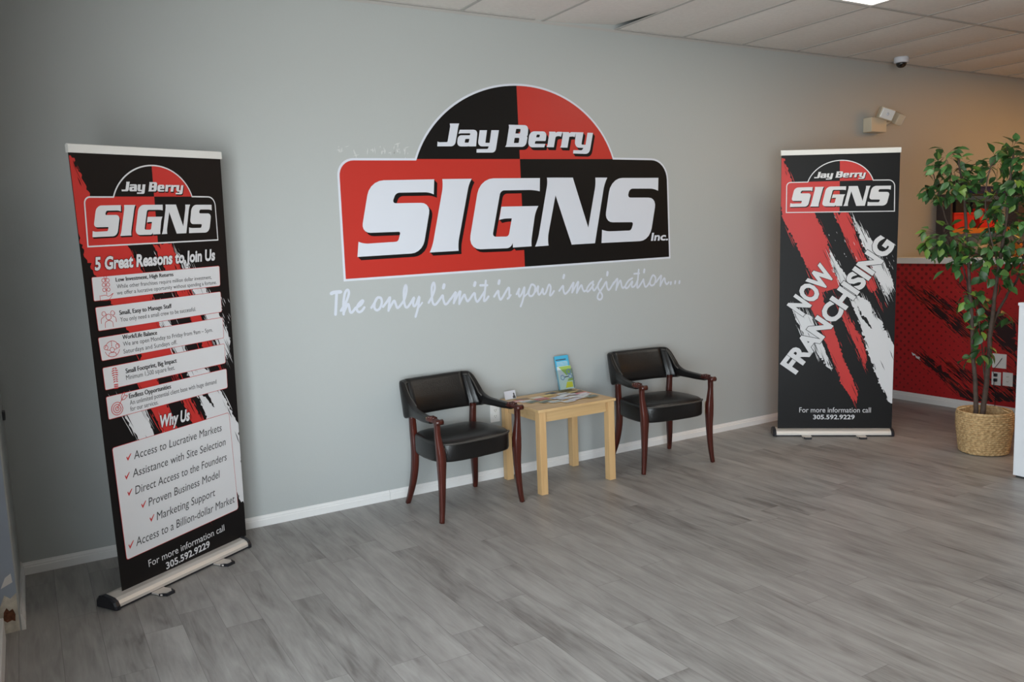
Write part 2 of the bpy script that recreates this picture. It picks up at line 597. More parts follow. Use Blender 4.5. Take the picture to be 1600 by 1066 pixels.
class Print:
    """layers of flat colour on one sheet; local x right, z up, facing -y"""
    def __init__(self, mb=None):
        self.mb = mb or MB()
    def poly(self, loops, m, y, dense=False):
        loops = [[Vector(p) for p in L] if dense else rounded(L) for L in loops]
        L3 = [[Vector((p.x, p.y, 0)) for p in L] for L in loops]
        flat = [p for L in loops for p in L]
        vs = [self.mb.bm.verts.new((p.x, -y, p.y)) for p in flat]
        k = self.mb.mi(m)
        for tri in tessellate_polygon(L3):
            a, b, c = (flat[i] for i in tri)
            ar = (b.x - a.x) * (c.y - a.y) - (b.y - a.y) * (c.x - a.x)
            idx = tri if ar > 0 else (tri[0], tri[2], tri[1])
            try:
                f = self.mb.bm.faces.new([vs[i] for i in idx])
                f.material_index = k
            except ValueError:
                pass
    def ribbon(self, pts, w, m, y, taper=False):
        pts = [Vector(p) for p in pts]
        P = [Vector((p.x, p.y)) for p in catmull([(q.x, q.y, 0) for q in pts], 5)] if len(pts) > 2 else pts
        n = len(P)
        L, R = [], []
        for i in range(n):
            d = P[min(i + 1, n - 1)] - P[max(i - 1, 0)]
            if d.length < 1e-9:
                d = Vector((1, 0))
            d.normalize()
            q = Vector((-d.y, d.x)) * (w / 2)
            L.append(P[i] + q)
            R.append(P[i] - q)
        k = self.mb.mi(m)
        e = 2.5e-5                      # each piece lies a hair above the one before it
        for i in range(n - 1):
            q = [R[i], R[i + 1], L[i + 1], L[i]]
            vs = [self.mb.bm.verts.new((p.x, -y - e * (i + 1), p.y)) for p in q]
            for tri in ((0, 1, 2), (0, 2, 3)):
                a, b, c = (q[t] for t in tri)
                ar = (b.x - a.x) * (c.y - a.y) - (b.y - a.y) * (c.x - a.x)
                if abs(ar) < 1e-10:
                    continue
                f = self.mb.bm.faces.new([vs[t] for t in (tri if ar > 0 else tri[::-1])])
                f.material_index = k
        for c, q in ((P[0], 0.3), (P[-1], n + 0.4)):
            vs = [self.mb.bm.verts.new((c.x + w / 2 * math.cos(t * math.pi / 4), -y - e * q, c.y + w / 2 * math.sin(t * math.pi / 4))) for t in range(8)]
            f = self.mb.bm.faces.new(vs)
            f.material_index = k
    def text(self, s, p0, p1, cap, m, y, bold=0.0, shear=0.0, shift=(0, 0), outline=None):
        if outline:
            self.text(s, p0, p1, cap, outline[0], y - 0.0004, bold + outline[1], shear)
        vs, fs, x0, x1, hc = glyphs(s, bold)
        p0, p1 = Vector(p0), Vector(p1)
        d = p1 - p0
        ln = d.length
        d.normalize()
        n = Vector((-d.y, d.x))
        bx0, bx1 = glyph_extent(s)
        kx, kz = ln / (bx1 - bx0), cap / hc
        k = self.mb.mi(m)
        nv = []
        for (x, z) in vs:
            X = (x - bx0) * kx + z * kz * shear
            q = p0 + d * X + n * (z * kz)
            nv.append(self.mb.bm.verts.new((q.x, -y, q.y)))
        for f in fs:
            try:
                F = self.mb.bm.faces.new([nv[i] for i in f])
                F.material_index = k
            except ValueError:
                pass

_GC = {}
def glyphs(s, bold=0.0):
    key = (s, bold)
    if key in _GC:
        return _GC[key]
    cu = bpy.data.curves.new('tmp', 'FONT')
    cu.body = s
    cu.size = 1.0
    cu.offset = bold
    cu.resolution_u = 3
    o = bpy.data.objects.new('tmp', cu)
    COL.objects.link(o)
    dg = bpy.context.evaluated_depsgraph_get()
    dg.update()
    me = o.evaluated_get(dg).to_mesh()
    vs = [(v.co.x, v.co.y) for v in me.vertices]
    fs = [tuple(p.vertices) for p in me.polygons]
    o.evaluated_get(dg).to_mesh_clear()
    bpy.data.objects.remove(o)
    bpy.data.curves.remove(cu)
    hc = 0.7
    if s != 'H':
        hc = glyphs('H', 0.0)[4]
    else:
        hc = max(v[1] for v in vs)
    _GC[key] = (vs, fs, min(v[0] for v in vs), max(v[0] for v in vs), hc)
    return _GC[key]
def glyph_extent(s):
    g = glyphs(s, 0.0)
    return g[2], g[3]

# ------------------------------------------------------------------ shapes of lettering, strokes and stems (metres)
SIGNS=[[[[-1.0593,0.5805,0.0879],[-0.6329,0.5901],[-0.6407,0.4965],[-0.6717,0.5105,0.0272],[-0.896,0.5081,0.0243],[-0.9231,0.4447,0.0242],[-0.6635,0.4461,0.0682],[-0.7378,0.137,0.0767],[-1.1653,0.1299],[-1.1529,0.2199],[-1.1163,0.206,0.025],[-0.8979,0.2121,0.0157],[-0.8778,0.2719,0.014],[-1.1331,0.2703,0.0598]]],[[[-0.5771,0.5914],[-0.3674,0.5945],[-0.3885,0.5649,0.0391],[-0.488,0.1789,0.0387],[-0.4848,0.1398],[-0.6893,0.1371],[-0.6674,0.174,0.0374],[-0.5728,0.5535,0.0378]]],[[[-0.3082,0.5965,0.0992],[0.1522,0.6017],[0.1472,0.5133],[0.1045,0.5229,0.0429],[-0.1574,0.52,0.0273],[-0.2325,0.2214,0.0244],[-0.1093,0.2188,0.0208],[-0.0797,0.3375],[-0.1418,0.3375,0.0275],[-0.1778,0.3288],[-0.1554,0.4151],[0.1325,0.4163],[0.1072,0.3807,0.0431],[0.0651,0.1773,0.0573],[0.0675,0.1483],[-0.0792,0.1453],[-0.0799,0.1763],[-0.0918,0.1422,0.0348],[-0.4162,0.144,0.0917]]],[[[0.2084,0.6044],[0.4215,0.6055],[0.5414,0.2608],[0.617,0.5688,0.0439],[0.6131,0.6065],[0.7184,0.607],[0.6927,0.5689,0.0444],[0.5963,0.1505],[0.396,0.1476],[0.2735,0.4863],[0.1977,0.1956,0.041],[0.2041,0.1481],[0.0953,0.1453],[0.1208,0.1924,0.0405],[0.2126,0.5736,0.0272]]],[[[0.7516,0.6052,0.101],[1.1884,0.6082],[1.1833,0.5141],[1.1475,0.5298,0.0412],[0.9173,0.5302,0.0277],[0.8958,0.4665,0.0277],[1.1667,0.4646,0.0724],[1.0957,0.1521,0.0926],[0.6535,0.15],[0.6611,0.2434],[0.6971,0.2302,0.0384],[0.9233,0.231,0.02],[0.9468,0.2903,0.02],[0.6847,0.2945,0.0718]]]]
JAYB=[[[[-0.5065,0.935],[-0.4402,0.9375],[-0.446,0.9234,0.0079],[-0.4776,0.7953,0.0277],[-0.6005,0.7923],[-0.5974,0.8218],[-0.5848,0.8177,0.0039],[-0.5283,0.8202,0.0059],[-0.5043,0.9179,0.0039]]],[[[-0.4374,0.8989],[-0.3092,0.9032,0.0286],[-0.3257,0.7989],[-0.3753,0.797],[-0.3832,0.7996,0.004],[-0.3866,0.7967],[-0.4646,0.7949,0.0298],[-0.4519,0.8645,0.0239],[-0.3669,0.8671,0.0032],[-0.3623,0.8794,0.0057],[-0.4345,0.8771,0.008],[-0.4482,0.8732]],[[-0.4003,0.8434,0.004],[-0.3713,0.8443],[-0.3781,0.8207,0.0061],[-0.4075,0.8199,0.0048]]],[[[-0.2942,0.9009],[-0.2408,0.9027],[-0.257,0.8228,0.0041],[-0.2251,0.8236],[-0.2088,0.9038],[-0.152,0.9057],[-0.185,0.7624,0.0252],[-0.3244,0.7595],[-0.3225,0.7817],[-0.2394,0.7843,0.0075],[-0.2328,0.8011],[-0.3156,0.7984,0.0347]]],[[[-0.0763,0.9435],[0.0766,0.9458,0.0311],[0.0662,0.8762,0.0125],[0.0586,0.8738],[0.0659,0.8699,0.01],[0.0482,0.8042,0.03],[-0.1095,0.8005],[-0.1001,0.8138,0.0049],[-0.0746,0.9272,0.0049]],[[-0.0202,0.9188,0.003],[0.0144,0.92,0.0074],[0.0081,0.8897,0.0074],[-0.0284,0.8885,0.003]],[[-0.0346,0.8608,0.003],[0.0019,0.8618,0.0074],[-0.0045,0.8278,0.0074],[-0.0424,0.8268,0.0029]]],[[[0.0835,0.907,0.0362],[0.2207,0.9099,0.0335],[0.2079,0.8468,0.0062],[0.1262,0.8445,0.0051],[0.1194,0.8264,0.0051],[0.2041,0.8277],[0.1949,0.8051],[0.0631,0.802,0.0376]],[[0.1396,0.8876,0.0051],[0.1645,0.8875,0.0051],[0.1587,0.8693,0.0051],[0.1323,0.8685,0.0051]]],[[[0.2376,0.9096],[0.2879,0.9104],[0.2918,0.9029,0.0042],[0.3051,0.9109,0.0078],[0.347,0.9115],[0.3337,0.8787],[0.3197,0.8825,0.0042],[0.2899,0.8799,0.0115],[0.2725,0.8069],[0.213,0.8068],[0.2212,0.8197,0.0052],[0.2387,0.8961,0.0041]]],[[[0.3486,0.9106],[0.3999,0.9115],[0.4038,0.9039],[0.4174,0.912],[0.4602,0.9126],[0.4467,0.8795],[0.4324,0.8833],[0.402,0.8807],[0.3844,0.807],[0.3237,0.8069],[0.3321,0.8199],[0.3497,0.8971]]],[[[0.4586,0.9125],[0.5218,0.9137],[0.5016,0.8309,0.0054],[0.5369,0.8305],[0.556,0.9126],[0.6037,0.9128],[0.5676,0.768,0.033],[0.4294,0.7688],[0.4329,0.7913],[0.5057,0.792,0.0081],[0.5182,0.8088],[0.4416,0.8087,0.0403]]]]
OUTER=[[-1.2591,-0.0116],[-1.2574,0.7099,0.1047],[-0.757,0.7171],[-0.7413,0.7548],[-0.7232,0.7916],[-0.7027,0.8271],[-0.6801,0.8614],[-0.6555,0.8943],[-0.6291,0.9258],[-0.601,0.9557],[-0.5713,0.9841],[-0.5401,1.0109],[-0.5077,1.036],[-0.4741,1.0595],[-0.4394,1.0813],[-0.4038,1.1013],[-0.3673,1.1197],[-0.3301,1.1364],[-0.2922,1.1513],[-0.2537,1.1646],[-0.2147,1.1761],[-0.1753,1.186],[-0.1355,1.1941],[-0.0954,1.2006],[-0.0551,1.2053],[-0.0146,1.2083],[0.026,1.2096],[0.0667,1.2091],[0.1073,1.207],[0.1478,1.203],[0.1882,1.1973],[0.2283,1.1898],[0.2681,1.1805],[0.3075,1.1693],[0.3464,1.1563],[0.3846,1.1415],[0.4222,1.1248],[0.4589,1.1062],[0.4947,1.0858],[0.5294,1.0635],[0.5628,1.0393],[0.5949,1.0133],[0.6254,0.9856],[0.6542,0.9561],[0.6812,0.9249],[0.7061,0.8922],[0.7288,0.8579],[0.7491,0.8223],[0.7668,0.7855],[0.7818,0.7476],[1.2819,0.7485,0.1552],[1.2956,0.0125]]
DIV=[-0.0051,-0.0013,0.0096]
LINEZ=[0.7122,0.7373]
INC=[[1.1103,0.1523],[1.2681,0.1509],[1.1165,0.206]]
TAG=[[0.0176,-1.339,-0.0781,-1.3222,-0.0723,-1.2828,-0.0718],[0.0143,-1.3085,-0.0846,-1.315,-0.1413,-1.3226,-0.2036],[0.0126,-1.2882,-0.1833,-1.2554,-0.1379,-1.2339,-0.0896,-1.2348,-0.0658,-1.2459,-0.0651,-1.2593,-0.0879,-1.2709,-0.1444,-1.2734,-0.2063],[0.0126,-1.2731,-0.2018,-1.2599,-0.1759,-1.2417,-0.1473,-1.2353,-0.1662,-1.2304,-0.1955,-1.2194,-0.199,-1.1978,-0.1767],[0.0126,-1.1977,-0.1748,-1.1644,-0.1599,-1.1459,-0.138,-1.1538,-0.1335,-1.1782,-0.155,-1.1892,-0.1812,-1.1791,-0.1994,-1.1585,-0.1952,-1.1409,-0.1752],[0.0126,-1.0962,-0.1804,-1.076,-0.1546,-1.0532,-0.1203,-1.0714,-0.1471,-1.0765,-0.1819,-1.0634,-0.1978,-1.0428,-0.1884,-1.0274,-0.1542,-1.0315,-0.1257,-1.0511,-0.1204],[0.0126,-1.0194,-0.1803,-0.9903,-0.149,-0.9707,-0.1247,-0.9786,-0.1655,-0.9857,-0.2065],[0.0126,-0.9855,-0.2025,-0.9665,-0.1743,-0.9455,-0.1482,-0.9365,-0.1686,-0.9274,-0.1938,-0.912,-0.1862],[0.0126,-0.912,-0.1862,-0.8798,-0.1488,-0.8614,-0.0983,-0.8593,-0.0627,-0.8679,-0.0622,-0.8785,-0.0972,-0.88,-0.1528,-0.8736,-0.1891,-0.8588,-0.1942,-0.8333,-0.166],[0.0126,-0.8335,-0.168,-0.81,-0.1376,-0.8183,-0.1691,-0.8148,-0.1914,-0.7995,-0.1825,-0.7748,-0.134,-0.7818,-0.1798,-0.7928,-0.2192,-0.8077,-0.2583],[0.0092,-0.7899,-0.2073,-0.7738,-0.1924,-0.7573,-0.1735],[0.0126,-0.7133,-0.1766,-0.6867,-0.138,-0.6673,-0.0947,-0.668,-0.0582,-0.6769,-0.0577,-0.6873,-0.0853,-0.6887,-0.1419,-0.6853,-0.1786,-0.6727,-0.1929,-0.6532,-0.1809,-0.6244,-0.1483],[0.0126,-0.6245,-0.1503,-0.6112,-0.1381,-0.609,-0.1636,-0.5988,-0.1938,-0.5813,-0.1901,-0.557,-0.1631],[0.0176,-0.599,-0.0713,-0.605,-0.0904],[0.0126,-0.5571,-0.1652,-0.5191,-0.1225,-0.5283,-0.1569,-0.5375,-0.1925],[0.0126,-0.5355,-0.1893,-0.4866,-0.1184,-0.4924,-0.1593,-0.4968,-0.2003],[0.0126,-0.4951,-0.1943,-0.4591,-0.1442,-0.4498,-0.1622,-0.4379,-0.1871,-0.4235,-0.1786],[0.0126,-0.4235,-0.1786,-0.3847,-0.1375,-0.3795,-0.167,-0.3695,-0.1936,-0.3529,-0.1856,-0.3098,-0.134],[0.0176,-0.3738,-0.0707,-0.3804,-0.0886],[0.0126,-0.2954,-0.0628,-0.3015,-0.1093,-0.3112,-0.1633,-0.3151,-0.1933,-0.3005,-0.1884,-0.2802,-0.1675],[0.0126,-0.3387,-0.0903,-0.2863,-0.0926],[0.0126,-0.2368,-0.1704,-0.2044,-0.1344,-0.2018,-0.1622,-0.1914,-0.1926,-0.1737,-0.1811,-0.124,-0.1182,-0.1202,-0.1548,-0.1213,-0.1804,-0.1347,-0.1914],[0.0168,-0.1931,-0.0687,-0.1988,-0.0869],[0.0092,-0.1297,-0.1905,-0.1088,-0.1684],[0.0118,-0.0635,-0.1663,-0.0385,-0.1284,-0.0477,-0.1579,-0.0418,-0.1846,-0.0215,-0.1634,0.0002,-0.1225,-0.0065,-0.1757,-0.0193,-0.2164,-0.0354,-0.2501],[0.0088,-0.014,-0.1941,0.0044,-0.1802,0.0228,-0.1663],[0.0118,0.0228,-0.1663,0.0543,-0.1076,0.0347,-0.1481,0.0334,-0.1784,0.0533,-0.1865,0.0757,-0.1659,0.084,-0.1284,0.0707,-0.1116,0.0565,-0.1078],[0.0118,0.0881,-0.1591,0.1113,-0.1225,0.1063,-0.1565,0.113,-0.1817,0.1307,-0.1695,0.1469,-0.1419,0.1468,-0.1667,0.1549,-0.1807,0.1718,-0.1684,0.1958,-0.12,0.2092,-0.1285,0.2102,-0.1516,0.2017,-0.1915,0.2181,-0.186,0.2365,-0.1648],[0.0118,0.2806,-0.1657,0.3137,-0.1329,0.3146,-0.1582,0.3253,-0.1881,0.3434,-0.1834,0.3678,-0.1616],[0.0154,0.3243,-0.0598,0.318,-0.0789],[0.0118,0.3678,-0.1616,0.4042,-0.115,0.3968,-0.1477,0.3889,-0.1844],[0.0118,0.3909,-0.1806,0.4426,-0.1113,0.435,-0.1501,0.4278,-0.1897],[0.0118,0.4299,-0.1851,0.4666,-0.1383,0.4765,-0.1606,0.4893,-0.1819,0.5064,-0.1782],[0.0118,0.5744,-0.1182,0.5444,-0.1351,0.5191,-0.1632,0.5184,-0.1849,0.5356,-0.1809,0.5761,-0.1409],[0.0118,0.5702,-0.1227,0.5668,-0.1588,0.5761,-0.1821,0.5945,-0.1697,0.6193,-0.137],[0.0118,0.6447,-0.1034,0.6165,-0.1368,0.6138,-0.1663,0.63,-0.1924,0.6474,-0.2187,0.6433,-0.2414,0.6242,-0.2506,0.6059,-0.2379,0.6124,-0.2118,0.6359,-0.185,0.6701,-0.1469],[0.0118,0.6701,-0.1469,0.6896,-0.1275,0.6937,-0.1621,0.7067,-0.1868,0.7267,-0.1733,0.7568,-0.1346],[0.016,0.7014,-0.0595,0.6979,-0.0799],[0.0118,0.7476,-0.1493,0.7882,-0.1101,0.7819,-0.149,0.7731,-0.191],[0.0118,0.7756,-0.1856,0.808,-0.1321,0.8198,-0.1291,0.8259,-0.1609,0.8371,-0.1811,0.855,-0.172],[0.0118,0.9265,-0.1147,0.8916,-0.13,0.8629,-0.1632,0.8665,-0.1853,0.8904,-0.1742,0.9259,-0.1366,0.9186,-0.1666,0.926,-0.1796,0.9502,-0.1685,0.9782,-0.1279],[0.0118,0.986,-0.0557,0.9787,-0.1092,0.9696,-0.1603,0.9689,-0.1861,0.986,-0.1791,1.0295,-0.1299],[0.0109,0.9446,-0.0839,0.9932,-0.0828],[0.0118,1.0295,-0.1299,1.0355,-0.1595,1.0464,-0.1847,1.0648,-0.1792,1.0899,-0.1532],[0.0151,1.0403,-0.058,1.0356,-0.0775],[0.0118,1.0899,-0.1532,1.1174,-0.105,1.095,-0.1441,1.0956,-0.1716,1.1139,-0.1794,1.1376,-0.1656,1.1471,-0.128,1.134,-0.1073,1.1205,-0.1038],[0.0118,1.1514,-0.1568,1.2009,-0.1096,1.1951,-0.1451,1.1899,-0.1878],[0.0118,1.1912,-0.1831,1.2189,-0.1416,1.2329,-0.1329,1.2386,-0.162,1.254,-0.1782,1.2732,-0.164],[0.0143,1.2972,-0.1664,1.2944,-0.1797],[0.0143,1.3399,-0.1616,1.3364,-0.1764],[0.0143,1.3809,-0.163,1.3774,-0.1774]]
BAN_L={"o":[0.5455,-0.4912],"a":0.5669,"w":0.8204,"c":[[-0.3831,2.0373],[0.4708,2.0674],[-0.3347,0.0224],[0.4414,0.0318]],"A":[[0.29349,0.00662,0.03049],[0.00375,0.30628,1.6356]]}
BAN_R={"o":[5.2637,-0.616],"a":-0.694,"w":0.8664,"c":[[-0.3769,2.1454],[0.4627,2.1236],[-0.4024,0.0401],[0.4359,0.039]],"A":[[0.30364,0.00371,0.03735],[-0.01184,0.31833,1.70134]]}
TXT_L=[["5 Great Reasons to Join Us",[-0.3128,1.5279],[0.3736,1.5459],0.0529,"hb"],["Low Investment, High Returns",[-0.2158,1.47],[0.1047,1.4779],0.0181,"t"],["While other franchises require million dollar investment,",[-0.2131,1.4394],[0.3432,1.4509],0.0181,"n"],["we offer a lucrative oportunity without spending a fortune.",[-0.2154,1.4106],[0.3739,1.4222],0.0181,"n"],["Small, Easy to Manage Staff",[-0.2133,1.3193],[0.0781,1.3252],0.0197,"t"],["You only need a small crew to be successful.",[-0.2115,1.2875],[0.2251,1.2967],0.0198,"n"],["Work/Life Balance",[-0.2099,1.2063],[-0.0204,1.2061],0.0198,"t"],["We are open Monday to Friday from 9am – 5pm.",[-0.2097,1.1753],[0.3222,1.1808],0.0198,"n"],["Saturdays and Sundays off.",[-0.2108,1.1412],[0.092,1.1462],0.0199,"n"],["Small Footprint, Big Impact",[-0.2094,1.049],[0.0792,1.0564],0.0215,"t"],["Minimum 1,500 square feet.",[-0.2101,1.0186],[0.0655,1.0235],0.0215,"n"],["Endless Opportunities",[-0.2044,0.9311],[0.0319,0.936],0.0216,"t"],["An unlimited potential client base with huge demand",[-0.2033,0.9],[0.3194,0.911],0.0217,"n"],["for our services.",[-0.2038,0.8709],[-0.048,0.8734],0.0217,"n"],["Why Us",[-0.0537,0.7612],[0.1245,0.7589],0.0538,"hb"],["Access to Lucrative Markets",[-0.2097,0.644],[0.3263,0.658],0.0381,"m"],["Assistance with Site Selection",[-0.2257,0.5616],[0.3447,0.5783],0.0381,"m"],["Direct Access to the Founders",[-0.2207,0.4792],[0.3436,0.497],0.0383,"m"],["Proven Business Model",[-0.1548,0.4013],[0.286,0.4182],0.0389,"m"],["Marketing Support",[-0.1168,0.3197],[0.2475,0.3321],0.0394,"m"],["Access to a Billion-dollar Market",[-0.2427,0.2356],[0.3746,0.2581],0.0404,"m"],["For more information call",[-0.1851,0.1122],[0.2911,0.1299],0.034,"w"],["305.592.9229",[-0.0877,0.0638],[0.1857,0.0791],0.0327,"wb"]]
PAN_L=[[[-0.3351,1.4973,0.0073],[0.4043,1.5152,0.0102],[0.3988,1.4101,0.0103],[-0.3347,1.39,0.0074]],[[-0.3318,1.3644,0.0074],[0.3981,1.3822,0.0103],[0.3958,1.2745,0.0103],[-0.3271,1.257,0.0075]],[[-0.3327,1.2291,0.0075],[0.3976,1.248,0.0103],[0.3952,1.1378,0.0104],[-0.3253,1.1225,0.0075]],[[-0.326,1.093,0.0076],[0.3956,1.1094,0.0104],[0.3926,1.0048,0.0104],[-0.3222,0.9895,0.0076]],[[-0.3229,0.9605,0.0076],[0.3956,0.9775,0.0105],[0.3927,0.8731,0.0105],[-0.3201,0.8546,0.0077]],[[-0.3173,0.7251,0.0112],[0.3879,0.7442,0.0151],[0.3992,0.2121,0.0159],[-0.2994,0.1884,0.0119]]]
CHK=[[[-0.2495,0.6625],[-0.2422,0.6452],[-0.2214,0.6758]],[[-0.2667,0.5792],[-0.2595,0.5608],[-0.2387,0.592]],[[-0.2616,0.4997],[-0.2544,0.4811],[-0.2336,0.5111]],[[-0.1949,0.4212],[-0.1874,0.402],[-0.1659,0.4333]],[[-0.1563,0.3423],[-0.1487,0.3227],[-0.1279,0.3544]],[[-0.2829,0.2542],[-0.2757,0.2349],[-0.2521,0.2683]]]
ICON=[[-0.2688,1.4437],[-0.2708,1.3114],[-0.2685,1.1707],[-0.2656,1.0427],[-0.2726,0.8971]]
TXT_R=[["NOW",[-0.2205,0.935],[0.011,1.2397],0.1333,"rb"],["FRANCHISING",[-0.2706,0.487],[0.4317,1.4409],0.1297,"rb"],["For more information call",[-0.2416,0.1799],[0.2832,0.1763],0.0392,"w"],["305.592.9229",[-0.1377,0.1261],[0.1648,0.1251],0.0332,"wb"]]
STROKES=[["r",[[-0.012,0.9952],[0.0313,0.9861],[0.043,0.9584],[0.0874,0.9163],[0.1501,0.8545],[0.2865,0.7941],[0.3555,0.7459],[0.4051,0.6895],[0.4414,0.6333],[0.4909,0.5822],[0.5274,0.5256],[0.3671,0.5089],[0.4228,0.4319],[0.4777,0.3766],[0.5751,0.2603],[0.6436,0.1989],[0.6994,0.1375],[0.6914,0.0985],[0.6486,0.1154],[0.5674,0.1659],[0.4708,0.2609],[0.3673,0.3721],[0.2992,0.4331],[0.2377,0.494],[0.3049,0.5395],[0.2627,0.5795],[0.1298,0.6881],[0.0185,0.7764],[-0.0073,0.8574]]],["r",[[0.4528,0.794],[0.5786,0.7918],[0.6419,0.7247],[0.699,0.6575],[0.7832,0.5785],[0.8398,0.522],[0.8044,0.504],[0.8703,0.4709],[0.8905,0.4545],[0.8437,0.4874],[0.7782,0.5151],[0.7741,0.5172],[0.7038,0.5795],[0.6129,0.6587],[0.5363,0.7208]]],["r",[[0.5233,0.4909],[0.5776,0.4414],[0.645,0.3916],[0.7125,0.3418],[0.7682,0.2756],[0.7586,0.226],[0.703,0.287],[0.6351,0.3425],[0.5672,0.3978],[0.5124,0.4529]]],["w",[[0.6058,0.7776],[0.6532,0.7576],[0.7211,0.7234],[0.8025,0.6836],[0.872,0.6273],[0.9551,0.5652],[0.9773,0.5316],[0.9658,0.5094],[0.9212,0.4903],[0.8865,0.5159],[0.8236,0.5669],[0.7671,0.6232],[0.6968,0.6907],[0.6413,0.7357]]],["w",[[0.4196,0.6671],[0.475,0.6272],[0.544,0.5872],[0.5996,0.5472],[0.6552,0.5073],[0.6773,0.4946],[0.781,0.4719],[0.8087,0.4391],[0.8749,0.4059],[0.956,0.34],[1.0069,0.3069],[1.0114,0.2467],[1.0124,0.0977],[0.9733,0.1034],[0.905,0.159],[0.8227,0.2312],[0.7665,0.3031],[0.7101,0.3802],[0.6276,0.4681],[0.6026,0.4966],[0.5197,0.5426],[0.4498,0.5996]]],["w",[[0.1016,0.457],[0.1743,0.4453],[0.2801,0.4223],[0.3009,0.3946],[0.336,0.3448],[0.3763,0.3224],[0.431,0.2722],[0.4752,0.2276],[0.433,0.2333],[0.3522,0.2783],[0.2853,0.3064],[0.2173,0.3567],[0.1496,0.407]]],["k",[[0.6792,0.4621],[0.7134,0.4292],[0.7594,0.4124],[0.8067,0.3739],[0.7606,0.3934],[0.7077,0.4183]]],["k",[[0.7679,0.2811],[0.8152,0.2478],[0.8491,0.2228],[0.8162,0.234]]]]
MURAL=[["k",[[-0.174,1.038],[-0.268,0.988],[-0.366,0.94],[-0.463,0.879],[-0.584,0.809],[-0.664,0.75],[-0.729,0.692],[-0.751,0.593],[-0.693,0.626],[-0.614,0.684],[-0.52,0.76],[-0.424,0.813],[-0.326,0.899],[-0.24,0.974]]],["k",[[-0.323,1.016],[-0.461,0.956],[-0.582,0.885],[-0.688,0.815],[-0.815,0.76],[-0.938,0.732],[-0.939,0.683],[-0.817,0.711],[-0.689,0.777],[-0.557,0.846],[-0.421,0.916]]],["k",[[-0.642,1.058],[-0.706,1.047],[-0.809,0.958],[-0.933,0.878],[-1.054,0.8],[-1.124,0.769],[-1.144,0.205],[-1.074,0.22],[-1.126,0.385],[-1.11,0.528],[-1.015,0.567],[-0.94,0.658],[-0.877,0.752],[-0.813,0.822],[-0.76,0.931]]],["k",[[-0.295,0.434],[-0.435,0.37],[-0.545,0.304],[-0.639,0.238],[-0.732,0.173],[-0.834,0.149],[-0.956,0.179],[-1.12,0.226],[-1.135,0.131],[-0.958,0.098],[-0.786,0.079],[-0.682,0.102],[-0.601,0.194],[-0.492,0.271],[-0.381,0.337]]],["k",[[-0.529,0.393],[-0.649,0.355],[-0.779,0.294],[-0.905,0.259],[-1.025,0.25],[-0.906,0.209],[-0.781,0.23],[-0.664,0.292]]],["w",[[-0.223,0.447],[-0.259,0.431],[-0.317,0.377],[-0.282,0.393],[-0.238,0.415]]]]
OUTL=[[[-0.949,0.508],[-1.062,0.389]],[[-0.947,0.354],[-1.022,0.244]],[[-1.037,0.36],[-1.117,0.248]]]
STEMS= [[[-0.061, 0.203], [-0.052, 0.295], [-0.065, 0.52], [-0.077, 0.654], [-0.095, 0.921], [-0.119, 1.23], [-0.153, 1.667], [-0.177, 1.884], [-0.2, 2.014]], [[-0.022, 0.206], [-0.009, 0.298], [0.008, 0.524], [0.017, 0.747], [0.032, 1.011], [0.054, 1.272], [0.084, 1.528], [0.102, 1.781], [0.114, 1.989], [0.119, 2.047]], [[0.026, 0.835], [0.049, 0.945], [0.105, 1.077], [0.167, 1.206], [0.199, 1.354], [0.234, 1.606], [0.25, 1.772]], [[-0.106, 1.054], [-0.176, 1.363], [-0.259, 1.585], [-0.323, 1.807], [-0.366, 1.984]], [[0.058, 1.271], [0.003, 1.488], [-0.033, 1.704], [-0.02, 1.915], [0.015, 1.997]], [[0.004, 0.389], [-0.019, 0.656], [-0.048, 0.878], [-0.074, 1.01]]]
CLUMPS= [[-0.277, 2.02, 0.127, 12], [-0.228, 1.909, 0.176, 26], [-0.304, 1.827, 0.147, 16], [-0.187, 1.798, 0.147, 16], [-0.382, 1.811, 0.059, 5], [-0.276, 1.476, 0.167, 24], [-0.354, 1.412, 0.098, 9], [-0.178, 1.451, 0.147, 16], [-0.099, 1.361, 0.147, 16], [-0.132, 1.902, 0.078, 8], [0.035, 1.953, 0.147, 20], [0.105, 2.031, 0.108, 14], [0.166, 1.818, 0.167, 30], [0.041, 1.742, 0.157, 22], [-0.013, 1.66, 0.118, 12], [0.083, 1.57, 0.167, 24], [0.161, 1.398, 0.167, 22], [0.014, 1.38, 0.127, 14], [-0.214, 1.32, 0.127, 9], [0.018, 1.25, 0.137, 12], [0.111, 1.228, 0.118, 9], [-0.071, 1.032, 0.108, 9], [-0.149, 1.054, 0.078, 4], [-0.03, 0.922, 0.078, 6], [-0.047, 0.834, 0.088, 9], [-0.024, 0.701, 0.078, 8], [-0.13, 0.607, 0.049, 2], [0.102, 0.924, 0.069, 3], [0.257, 1.771, 0.167, 24], [0.299, 1.561, 0.167, 22], [0.271, 1.353, 0.147, 14], [0.215, 1.981, 0.147, 18]]

# ================================================================== the room
H = 3.022
X0, X1, Y1 = -0.14, 9.8, -9.0
TX, TY = 2.5086, -1.135          # ceiling grid origin

fl = MB()
fl.face([(X0 - 0.3, Y1 - 0.1, 0), (X1 + 0.1, Y1 - 0.1, 0), (X1 + 0.1, 0.1, 0), (X0 - 0.3, 0.1, 0)], 'floor')
struct(fl.build('floor'))

wb = struct(box('wall_back', (X0 - 0.3, 0.0, 0), (X1 + 0.12, 0.12, H + 0.2), 'wall'))
struct(box('wall_right', (X1, Y1, 0), (X1 + 0.12, 0.0, H + 0.2), 'farwall'))

